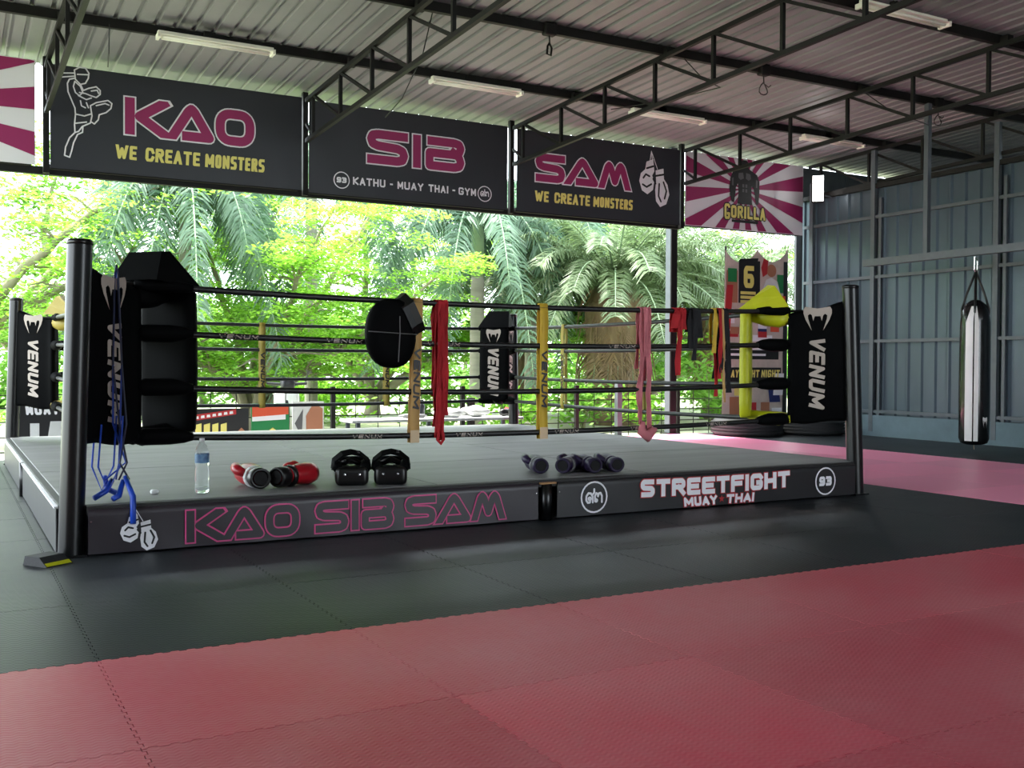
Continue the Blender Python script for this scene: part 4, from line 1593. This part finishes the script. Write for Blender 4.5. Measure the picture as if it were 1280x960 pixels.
for k, (m_, a) in enumerate(((M_PRED, 10.98), (M_WHITE, 11.14), (M_NAVY, 11.62), (M_WHITE, 11.62), (M_PRED, 11.62), (M_SKIN, 11.0), (M_ORANGE, 11.9))):
    prect('print_flag', m_, a, 1.62 + .05 * (k % 4), a + .2, 1.72 + .07 * (k % 4), .005 + .001 * k)
prect('print_block', M_BLKPRINT, 10.9, 1.24, 12.1, 1.52, .006)
prect('print_block', M_BLKPRINT, 10.9, .86, 12.16, 1.1, .006)
prect('print_figure', M_NAVY, 11.9, .5, 12.15, .85, .006, -.05)
prect('print_figure', M_WHITE, 11.98, .62, 12.2, 1.0, .007, .03)
prect('print_figure', M_SKIN, 11.0, .2, 11.3, .6, .006)
prect('print_figure', M_PRED, 11.35, .2, 11.6, .5, .006)
prect('print_figure', M_SKIN, 11.7, .15, 11.9, .5, .006)
prect('print_figure', M_WHITE, 11.95, .15, 12.18, .4, .006)
pdec('big_number', put_text(MB(), text_strokes('6', 11.29, 2.46, .23, .38, .085, FONT), .085, pmap_, .006), M_YEL)
for k in range(3):
    prect('print_line', M_YEL, 11.22, 2.2 + k * .075, 11.62 - .03 * k, 2.25 + k * .075, .007)
for wd, a, w_ in (('DAY', 10.93, .26), ('FIGHT', 11.25, .4), ('NIGHT', 11.7, .42)):
    pdec('poster_word', put_text(MB(), text_strokes(wd, a, .93, w_, .13, .028, FONT, .2, .1), .028, pmap_, .009), M_YEL)
for k in range(2):
    prect('print_line', M_WHITE, 10.97, 1.3 + k * .1, 11.8, 1.34 + k * .1, .008)
prect('print_line', M_YEL, 11.1, .62, 11.5, .84, .007)
for x in (10.92, 12.3):
    pdec('pole', MB().tube([(x, YP + .03, 0), (x, YP + .03, 3.15)], .016, 8), M_STEEL)

# ------------------------------------------------------------------ fence at the edge of the hall
YFE = 7.5
t = thing('wire_fence', 'low black wire fence behind the ring in front of the trees', 'fence', None, (5, YFE, -.2))


def fpart(nm, mb, m=M_STEEL):
    o = obj(nm, mb, m, t)
    o.location = -t.location
    return o


for z in (.02, .2, .39, .56, .72):
    fpart('rail', MB().bar((-4, YFE, z), (12.6, YFE, z), .014))
x = -4.0
k = 0
while x < 12.6:
    if k % 6 == 0:
        fpart('post', MB().box((x, YFE, .3), (.06, .06, 1.0)))
    else:
        fpart('wire', MB().bar((x, YFE, -.1), (x, YFE, .72), .01))
    x += .34
    k += 1
for x, z in ((6.32, .62), (9.02, .86)):
    fpart('tall_post', MB().box((x, YFE - .05, (z - .2) / 2), (.09, .09, z + .2)), M_STEELG if x > 8 else M_STEEL)

# boards and clutter behind the ring
def board(label, x0, x1, z0, z1, y, m, cat='banner'):
    tt = thing('fence_banner', label, cat, 'printed boards behind the ring', ((x0 + x1) / 2, y, z0))
    o = obj('sheet', MB().box(((x0 + x1) / 2, y + .01, (z0 + z1) / 2), (x1 - x0, .012, z1 - z0)), m, tt)
    o.location = -tt.location

    def mp(a, b, o_):
        return (a, y + .002 - o_, b)

    def dec(nm, mb, m_):
        oo = obj(nm, mb, m_, tt)
        oo.location = -tt.location
    return tt, mp, dec


tt, mp, dec = board('dark printed board with red strip and yellow lettering at the back fence', 2.2, 2.95, -.15, .52, 7.42, M_BLKPRINT)
dec('strip', MB().poly([(2.21, .36), (2.78, .44), (2.78, .51), (2.21, .44)], mp, 0, .002), M_PRED)
for k in range(7):
    dec('strip_mark', MB().poly([(2.24 + k * .075, .385 + k * .01), (2.29 + k * .075, .39 + k * .01), (2.285 + k * .075, .425 + k * .01), (2.245 + k * .075, .42 + k * .01)], mp, 0, .004), M_WHITE)
for k in range(4):
    dec('letter_block', MB().poly([(2.24 + k * .11, -.05), (2.32 + k * .11, -.05), (2.325 + k * .11, .33), (2.245 + k * .11, .31)], mp, 0, .003), M_YEL)
dec('figure', MB().poly([(2.78, .0), (2.9, .0), (2.91, .2), (2.85, .26), (2.79, .2)], mp, 0, .003), M_SKIN)
tt, mp, dec = board('board printed with orange and green flags behind the far rope', 2.98, 3.5, -.15, .58, 7.40, M_GREEN)
dec('stripe', MB().poly([(2.99, .34), (3.45, .36), (3.45, .45), (2.99, .43)], mp, 0, .002), M_WHITE)
dec('stripe', MB().poly([(2.99, .40), (3.49, .43), (3.49, .57), (2.99, .57)], mp, 0, .004), M_ORANGE)
dec('diamond', MB().poly([(3.1, .13), (3.27, .25), (3.44, .13), (3.27, .01)], mp, 0, .003), M_YEL)
dec('disc', MB().poly(circle_pts(3.27, .13, .07)[:-1], mp, 0, .005), M_NAVY)
tt, mp, dec = board('pale board with a dark figure beside the scooter', 3.55, 4.0, -.15, .6, 7.41, M_WCLOTH)
dec('figure', MB().poly([(3.75, -.1), (3.98, -.1), (3.98, .5), (3.85, .58), (3.74, .4)], mp, 0, .003), M_SKIN)
dec('figure', MB().poly([(3.58, .3), (3.7, .5), (3.68, .1)], mp, 0, .003), M_GREYPRINT)
tt, mp, dec = board('black board with white lettering behind the far left corner', .02, .66, .0, .66, 6.95, M_BLKPRINT)
dec('lettering', put_text(MB(), text_strokes('MUAY', .2, .5, .36, .12, .03, FONT, .2, -.1), .03, mp, .003, 'all'), M_WHITE)
dec('panel_print', MB().poly([(.24, .2), (.34, .2), (.34, .4), (.24, .4)], mp, 0, .003), M_WCLOTH)
dec('panel_print', MB().poly([(.42, .15), (.6, .15), (.6, .42), (.46, .42)], mp, 0, .003), M_WCLOTH)

# scooter parked beyond the fence
t = thing('scooter', 'dark parked scooter beyond the fence behind the ring', 'scooter', None, (3.85, 8.55, -.2))
for y in (-.55, .6):
    obj('wheel', MB().lathe([(.13, -.04), (.23, -.04), (.25, 0), (.23, .04), (.13, .04)], (y * .4, y, .25), 20, Matrix.Rotation(PI / 2, 3, 'Y') @ Matrix.Rotation(.35, 3, 'X')), M_TIRE, t, True)
obj('seat', MB().rbox((.08, .2, .78), (.24, .66, .12), .05, 3, Matrix.Rotation(-.38, 3, 'Z')), M_SCOOT, t, True)
obj('body', MB().rbox((.1, .25, .55), (.26, .75, .36), .1, 3, Matrix.Rotation(-.38, 3, 'Z')), M_SCOOT, t, True)
obj('leg_shield', MB().rbox((-.17, -.42, .62), (.36, .1, .6), .045, 3, Matrix.Rotation(-.38, 3, 'Z')), M_SCOOTW, t, True)
obj('steering', MB().tube([(-.2, -.52, .3), (-.15, -.4, 1.0)], .04, 10), M_SCOOT, t)
obj('handlebar', MB().tube([(-.42, -.28, 1.04), (-.15, -.38, 1.02), (.12, -.46, 1.04)], .022, 8), M_SCOOT, t)
obj('headlight', MB().rbox((-.15, -.4, 1.03), (.2, .16, .16), .05, 3), M_SCOOT, t, True)
obj('mirror', MB().tube([(.1, -.44, 1.04), (.14, -.42, 1.17), (.16, -.42, 1.22)], [.008, .008, .05], 8), M_SCOOT, t)

# white bench with clutter behind the ring
t = thing('bench', 'long low white bench with gear behind the ring', 'bench', None, (5.35, 6.66, 0))
obj('top', MB().rbox((0, 0, .36), (2.6, .5, .04), .008, 2), M_WCLOTH, t)
for x in (-1.2, 0, 1.2):
    for y in (-.2, .2):
        obj('leg', MB().box((x, y, .17), (.05, .05, .34)), M_STEELG, t)


def rumpled(name, label, cat, x, y, z, sx, sy, sz, m, seed, group=None):
    rnd = random.Random(seed)
    bm = bmesh.new()
    bmesh.ops.create_uvsphere(bm, u_segments=20, v_segments=10, radius=1)
    for v in bm.verts:
        f = 1 + .22 * math.sin(v.co.x * 5 + seed) * math.cos(v.co.y * 4 + seed * 2) + rnd.uniform(-.05, .05)
        v.co = Vector((v.co.x * sx / 2 * f, v.co.y * sy / 2 * f, max(v.co.z, -.75) * sz / 2 * f))
    mz = min(v.co.z for v in bm.verts)
    for v in bm.verts:
        v.co.z -= mz
    me = bpy.data.meshes.new(name)
    bm.to_mesh(me)
    bm.free()
    me.materials.append(m)
    for p in me.polygons:
        p.use_smooth = True
    o = link(name, me, None, (x, y, z))
    tag(o, label, cat, group)
    return o


rumpled('towel', 'crumpled white towel on the bench, left of the far post', 'towel', 5.55, 6.62, .38, .5, .3, .14, M_WCLOTH, 3, 'gear on the bench')
rumpled('towel', 'crumpled white towel on the bench, in front of the far post', 'towel', 5.99, 6.64, .38, .42, .3, .16, M_WCLOTH, 5, 'gear on the bench')
rumpled('shin_guard', 'black shin guard lying on the bench by the far post', 'shin guard', 6.5, 6.56, .38, .34, .16, .12, M_GLBLK, 8, 'gear on the bench')
rumpled('boxing_mitt', 'red mitt at the right end of the bench', 'mitt', 6.6, 6.82, .38, .12, .14, .12, M_RED, 9, 'gear on the bench')
rumpled('shin_guard', 'grey shin guard lying on the bench behind the red wraps', 'shin guard', 5.02, 6.66, .38, .42, .14, .07, M_GREYPRINT, 11, 'gear on the bench')
t = thing('drinks_flask', 'dark flask standing on the bench behind the mustard strap', 'flask', 'gear on the bench', (5.2, 6.78, .38))
obj('body', MB().lathe([(.05, 0), (.055, .01), (.055, .16), (.04, .19), (.03, .2)], n=16), M_SCOOT, t, True)
obj('lid', MB().lathe([(.034, .2), (.036, .205), (.036, .24), (.03, .245)], n=16), M_PAD, t, True)

# ------------------------------------------------------------------ trees
GZ = -.2


def leaf_cloud(centres, radii, flat, per, size, tilt):
    """flat sprays of small leaves around the centres"""
    out = []
    for (c_, r) in zip(centres, radii):
        n = int(per * (r / .6) ** 2)
        a = np.random.rand(n) * 2 * PI
        q = np.sqrt(np.random.rand(n)) * r
        dz = np.random.randn(n) * r * flat - (q / r) ** 2 * r * .22
        p = np.stack([c_[0] + q * np.cos(a), c_[1] + q * np.sin(a), c_[2] + dz], -1)
        yaw = np.random.rand(n) * 2 * PI
        tl = np.random.randn(n) * tilt
        s = size * (.6 + .8 * np.random.rand(n))
        ux = np.stack([np.cos(yaw), np.sin(yaw), np.sin(tl) * .6], -1) * s[:, None]
        uy = np.stack([-np.sin(yaw) * np.cos(tl), np.cos(yaw) * np.cos(tl), np.sin(tl)], -1) * (s * .5)[:, None]
        out.append(np.stack([p - ux, p + uy, p + ux, p - uy], 1))
    return np.concatenate(out)


def broad_tree(name, label, base, limbs, m_leaf, per=150, size=.055, spray=.6, extra=(), trunk_r=.13, group='trees behind the hall', sub=4):
    t = thing(name, label, 'tree', group, base)
    B = Vector(base)
    cents, rads = [], []
    rnd = random.Random(hash(label) % 1000 if False else len(label))
    fork = Vector((0, 0, .35))
    obj('trunk', MB().tube([(0, 0, -.05), (.02, 0, .2), tuple(fork + Vector((0, 0, .15)))], [trunk_r * 1.2, trunk_r, trunk_r * .9], 10), M_BARK, t, True)
    for L_ in limbs:
        pts = [fork] + [Vector(p) - B for p in L_]
        n = len(pts)
        sm = []
        for i in range(n - 1):
            for q in range(4):
                f = q / 4
                sm.append(pts[i].lerp(pts[i + 1], f) + Vector((rnd.uniform(-.05, .05), rnd.uniform(-.05, .05), rnd.uniform(-.04, .04))))
        sm.append(pts[-1])
        m_ = len(sm)
        rs = [trunk_r * .62 * (1 - i / m_) ** .8 + .008 for i in range(m_)]
        lo = obj('branch', MB().tube(sm, rs, 8), M_BARK, t, True)
        for i in range(m_ // 3, m_):
            cents.append(sm[i] + Vector((rnd.uniform(-.3, .3), rnd.uniform(-.3, .3), rnd.uniform(.0, .25))))
            rads.append(spray * rnd.uniform(.6, 1.1))
            for j in range(sub):
                d = Vector((rnd.uniform(-1, 1), rnd.uniform(-1, 1), rnd.uniform(-.25, .55)))
                e = sm[i] + d * rnd.uniform(.5, 1.3)
                if i % 2 == 0:
                    obj('twig', MB().tube([sm[i], (sm[i] + e) / 2 + Vector((0, 0, .08)), e], [rs[i] * .4 + .004, rs[i] * .25 + .004, .003], 5), M_BARK, lo)
                cents.append(e)
                rads.append(spray * rnd.uniform(.55, 1.1))
    for e in extra:
        cents.append(Vector(e) - B)
        rads.append(spray * 1.1)
    V = leaf_cloud(cents, rads, .07, per, size, .45)
    fo = link('foliage', quads('foliage', V, m_leaf), t)
    fo['kind'] = 'stuff'
    return t


# feathery spreading tree in the middle, its limbs fanning out from a low fork
A0 = (4.3, 12.4, GZ)
broad_tree('feathery_tree', 'bright green feathery tree with low fanning limbs behind the ring', A0,
           [[(3.6, 12.2, 1.1), (2.4, 12.0, 2.3), (1.5, 11.8, 3.4)], [(4.1, 12.6, 1.4), (3.7, 12.8, 3.0), (3.0, 13, 4.6)], [(4.9, 12.4, 1.3), (5.7, 12.2, 2.7), (6.6, 12.0, 4.2)],
            [(5.2, 12.2, 1.0), (6.6, 12.0, 1.9), (8.0, 11.8, 3.0)], [(4.4, 11.6, 1.2), (4.7, 10.9, 2.6), (5.2, 10.6, 3.7)], [(3.9, 12.0, .8), (3.0, 11.8, 1.3), (1.8, 11.6, 1.9)],
            [(4.6, 13.2, 1.6), (5.0, 14.2, 3.2), (5.4, 15, 4.8)], [(5.0, 12.9, .9), (6.2, 13.3, 1.5), (7.6, 13.6, 2.0)]], M_LEAFY, 230, .042, .62)
A1 = (-.9, 11.6, GZ)
broad_tree('feathery_tree', 'bright green feathery tree with a thick slanting limb at the left edge', A1,
           [[(-.3, 11.5, 1.5), (.5, 11.4, 2.6), (1.4, 11.2, 3.5), (2.6, 11, 4.1)], [(-.1, 11.6, 1.7), (1.0, 11.6, 2.3), (2.2, 11.5, 2.7)], [(-.8, 11.8, 2.0), (-.6, 12.0, 3.6), (.2, 12.2, 5.0)],
            [(-1.2, 11.4, 1.8), (-1.7, 11.2, 3.2), (-2.2, 11, 4.2)], [(.0, 12.2, 1.6), (1.2, 13.0, 3.0), (2.4, 13.6, 4.4)]], M_LEAFY, 130, .042, .58, trunk_r=.17, sub=3)
A2 = (9.2, 19.0, GZ)
broad_tree('feathery_tree', 'yellow green tree far behind, between the palm trunks', A2,
           [[(8.2, 18.8, 1.6), (7.0, 18.6, 3.2), (5.8, 18.4, 4.6)], [(9.0, 19, 2.2), (9.1, 19.2, 4.2), (9.4, 19.6, 6.2)], [(10.2, 18.8, 1.8), (11.6, 18.6, 3.4), (13.2, 18.4, 4.8)],
            [(8.6, 18.2, 1.2), (7.4, 17.6, 1.8), (6.2, 17.2, 2.2)], [(10.4, 18.2, 1.2), (12, 17.8, 1.9), (13.6, 17.6, 2.4)]], M_LEAFY, 120, .075, .85, trunk_r=.2)
A3 = (1.5, 20.0, GZ)
broad_tree('feathery_tree', 'light green tree far behind on the left', A3,
           [[(.6, 19.8, 1.6), (-.8, 19.6, 3.0), (-2.2, 19.4, 4.4)], [(1.4, 20, 2.0), (1.4, 20.2, 4.2), (1.8, 20.4, 6.0)], [(2.6, 19.8, 1.6), (4.0, 19.6, 3.0), (5.6, 19.4, 4.4)]], M_LEAFG, 90, .08, .85, trunk_r=.2)
A4 = (18.5, 19.5, GZ)
broad_tree('feathery_tree', 'green tree far behind on the right beside the date palm', A4,
           [[(17.4, 19.2, 1.8), (16, 19, 3.4), (14.6, 18.8, 4.8)], [(18.4, 19.5, 2.2), (18.2, 19.6, 4.4), (18.6, 20, 6.4)], [(19.6, 19.2, 1.8), (21, 19, 3.4), (22.6, 18.8, 4.6)],
            [(17.6, 18.8, 1.0), (16.0, 18.2, 1.6), (14.6, 17.8, 2.2)], [(19.4, 18.8, 1.0), (20.6, 18.4, 1.8), (22, 18.2, 2.4)]], M_LEAFG, 120, .08, .9, trunk_r=.2)


A5 = (15.6, 17.0, GZ)
broad_tree('feathery_tree', 'yellow green tree behind the fight poster', A5,
           [[(14.8, 16.8, 1.8), (13.8, 16.6, 3.2), (12.6, 16.4, 4.6)], [(15.6, 17, 2.2), (15.6, 17.2, 4.0), (15.8, 17.4, 5.6)], [(16.6, 16.8, 1.8), (17.8, 16.6, 3.2), (19.0, 16.4, 4.4)]], M_LEAFY, 130, .06, .8, trunk_r=.16)


def frond(base, dirn, length, rise, droop, nl, ll, lw, plumose, rnd):
    """one pinnate frond: returns rachis points and leaflet quads"""
    d = Vector(dirn).normalized()
    side = d.cross(Vector((0, 0, 1))).normalized()
    pts = []
    for k in range(13):
        s = k / 12
        pts.append(Vector(base) + d * length * (s - .12 * s ** 3) + Vector((0, 0, rise * s - droop * s ** 2.2)))
    Q = []
    for i in range(nl):
        s = .1 + .9 * i / nl
        f = s * 12
        k = min(int(f), 11)
        p = pts[k].lerp(pts[k + 1], f - k)
        tg = (pts[k + 1] - pts[k]).normalized()
        l_ = ll * (1 - .55 * abs(s - .4)) * rnd.uniform(.85, 1.1)
        nn = side.cross(tg).normalized()
        for sg in (-1, 1):
            if plumose:
                a = rnd.uniform(-1.5, 1.5)
                dr = (side * sg * math.cos(a) + nn * math.sin(a) + tg * .55).normalized()
            else:
                dr = (side * sg + nn * rnd.uniform(-.35, .6) + tg * rnd.uniform(.4, .9)).normalized()
            mid = p + dr * l_ * .5
            tip = p + dr * l_ + Vector((0, 0, -l_ * (.38 if plumose else .3)))
            wv = tg.cross(dr).normalized().cross(dr).normalized() * lw
            Q.append((p - wv * .4, p + wv * .4, mid + wv, mid - wv))
            Q.append((mid - wv, mid + wv, tip + wv * .15, tip - wv * .15))
    return pts, Q


def palm(name, label, base, height, r, nf, length, m_leaf, plumose=True, crown=1.1, droop=2.2, seed=1, lean=(0, 0), rise=.9, az0=0.0, elev=None, ll=.42, lw=.02, nl=70, fibre=False):
    rnd = random.Random(seed)
    t = thing(name, label, 'palm', 'palms behind the hall', base)
    tp = Vector((lean[0], lean[1], height))
    if fibre:
        rows = [(0, r * 1.1), (.3, r * 1.15), (height * .5, r * 1.25), (height * .8, r * 1.35), (height, r * .9)]
        obj('trunk', MB().lathe([(q, z) for z, q in rows], n=20), M_FIBRE, t, True)
        for k in range(60):
            a = rnd.uniform(0, 2 * PI)
            z = rnd.uniform(height * .35, height)
            p = Vector((math.cos(a) * r * 1.1, math.sin(a) * r * 1.1, z))
            e = p + Vector((math.cos(a) * rnd.uniform(.15, .45), math.sin(a) * rnd.uniform(.15, .45), -rnd.uniform(.5, 1.1)))
            obj('dead_stalk', MB().tube([p, (p + e) / 2 + Vector((math.cos(a) * .1, math.sin(a) * .1, .05)), e], [.03, .02, .006], 5), M_FIBRE, t)
    else:
        seg = 18
        mb = MB()
        pts = [Vector((lean[0] * q * q, lean[1] * q * q, height * q)) for q in [k / seg for k in range(seg + 1)]]
        rr_ = [r * (1.15 - .25 * k / seg) * (1 + .03 * (k % 2)) for k in range(seg + 1)]
        obj('trunk', mb.tube(pts, rr_, 14), M_PALMT, t, True)
        obj('crownshaft', MB().tube([tp, tp + Vector((0, 0, crown * .5)), tp + Vector((0, 0, crown))], [r * .95, r * .9, r * .5], 14), M_CSHAFT, t, True)
        tp = tp + Vector((0, 0, crown * .92))
    allq = []
    for k in range(nf):
        a = az0 + k * 2.399
        L_ = length * rnd.uniform(.85, 1.1)
        q = k / nf
        ri = rise * (1.3 - 1.1 * q)
        dp = droop * (.7 + .7 * q)
        lm = m_leaf
        if fibre and q > .8:
            L_, ri, dp, lm = .75, .2, 2.3, M_DEAD
        pts, Q = frond(tp + Vector((0, 0, -.12 * q)), (math.cos(a), math.sin(a), 0), L_, ri, dp, nl, ll, lw, plumose, rnd)
        fr_o = obj('frond', MB().tube(pts, [.028 * (1 - i / 13) + .004 for i in range(13)], 5), M_CSHAFT, t, True)
        V = np.array([[tuple(p) for p in qd] for qd in Q])
        fo = link('leaflets', quads('leaflets', V, lm), fr_o)
        fo['kind'] = 'stuff'
    return t


palm('foxtail_palm', 'foxtail palm with a pale trunk behind the near left corner', (2.95, 11.6, GZ), 3.7, .11, 14, 2.0, M_LEAFP, True, 1.0, 3.1, 3, az0=.4, ll=.42, lw=.02, nl=150)
palm('foxtail_palm', 'foxtail palm with ringed grey trunk behind the middle of the ring', (9.55, 13.6, GZ), 3.25, .16, 13, 2.6, M_LEAFP, True, 1.8, 3.1, 5, az0=1.2, ll=.46, lw=.021, nl=150)
palm('foxtail_palm', 'foxtail palm with drooping fronds behind the second black banner', (6.0, 14.2, GZ), 5.0, .12, 12, 2.5, M_LEAFP, True, 1.1, 3.4, 9, az0=.9, ll=.46, lw=.021, nl=150)
palm('date_palm', 'old date palm with a shaggy fibrous trunk behind the steel column', (12.5, 12.6, GZ), 3.1, .5, 64, 3.3, M_LEAFD, False, droop=2.0, seed=12, rise=2.6, ll=.5, lw=.015, nl=130, fibre=True)
palm('date_palm', 'second date palm with arching fronds behind the fight poster', (16.2, 13.4, GZ), 3.3, .36, 40, 3.4, M_LEAFD, False, droop=2.2, seed=17, rise=2.4, ll=.5, lw=.016, nl=120, fibre=True)
palm('date_palm', 'date palm with fronds rising behind the mustard strap', (12.6, 17.4, GZ), 3.4, .34, 36, 3.6, M_LEAFD, False, droop=2.2, seed=21, rise=2.6, ll=.55, lw=.02, nl=100, fibre=True)


palm('foxtail_palm', 'tall foxtail palm whose fronds fill the gap left of the steel column', (11.6, 14.8, GZ), 4.3, .14, 14, 2.6, M_LEAFP, True, 1.2, 3.2, 27, az0=.2, ll=.5, lw=.022, nl=150)
palm('date_palm', 'date palm with upright fronds seen right of the steel column', (14.6, 15.6, GZ), 3.3, .34, 40, 3.4, M_LEAFD, False, droop=2.0, seed=33, rise=2.6, ll=.52, lw=.018, nl=110, fibre=True)


def shrub(label, x, y, r, h, m, seed, size=.07):
    rnd = random.Random(seed)
    t = thing('shrub', label, 'shrub', 'shrubs behind the fence', (x, y, GZ))
    cents, rads = [], []
    for k in range(9):
        a = rnd.uniform(0, 2 * PI)
        q = rnd.uniform(0, r * .7)
        e = Vector((q * math.cos(a), q * math.sin(a), h * rnd.uniform(.35, 1)))
        obj('stem', MB().tube([(0, 0, -.05), e * .5 + Vector((0, 0, .1)), e], [.02, .014, .005], 5), M_BARK, t)
        for j in range(4):
            cents.append(e + Vector((rnd.uniform(-.3, .3), rnd.uniform(-.3, .3), rnd.uniform(-.25, .15))) * r)
            rads.append(r * rnd.uniform(.3, .55))
    V = leaf_cloud(cents, rads, .3, 90, size, .9)
    fo = link('foliage', quads('foliage', V, m), t)
    fo['kind'] = 'stuff'
    return t


SH = [(1.2, 15.5, 1.0, 1.0, 'low bright shrub far behind on the left'), (6.6, 15.6, 1.1, 1.2, 'low bright shrub behind the red hand wraps'), (8.0, 12.4, .8, .9, 'leafy shrub behind the far corner pad'),
      (9.0, 10.9, .7, .8, 'leafy shrub behind the mustard strap'), (10.9, 11.4, .8, 1.0, 'leafy shrub left of the steel column'), (11.6, 10.2, .6, .7, 'leafy shrub just right of the steel column'),
      (13.6, 10.6, .8, 1.3, 'leafy shrub behind the fight poster'), (14.6, 11.0, .9, 2.0, 'tall leafy shrub between the poster and the sheet wall'), (-1.0, 15.5, 1.3, 1.2, 'low shrub at the far left edge')]
for k, (x, y, r, h, lb) in enumerate(SH):
    shrub(lb, x, y, r, h, M_LEAFY if k % 2 else M_LEAFG, 40 + k)
# hedge closing the view far behind
hd_ = thing('hedge', 'tall leafy hedge closing the garden far behind the trees', 'hedge', None, (10, 27, GZ))
cents, rads = [], []
rnd = random.Random(5)
for k in range(520):
    cents.append(Vector((rnd.uniform(-20, 24), rnd.uniform(-1.2, 1.2), rnd.uniform(.1, 3.2))))
    rads.append(rnd.uniform(.6, 1.1))
fo = link('foliage', quads('foliage', leaf_cloud(cents, rads, .3, 46, .13, .9), M_LEAFG), hd_)
fo['kind'] = 'stuff'
for k in range(14):
    obj('stem', MB().tube([(-19 + k * 3.1, 0, -.1), (-19 + k * 3.1 + .1, 0, 1.4), (-18.8 + k * 3.1, .1, 2.6)], [.1, .07, .03], 6), M_BARK, hd_)
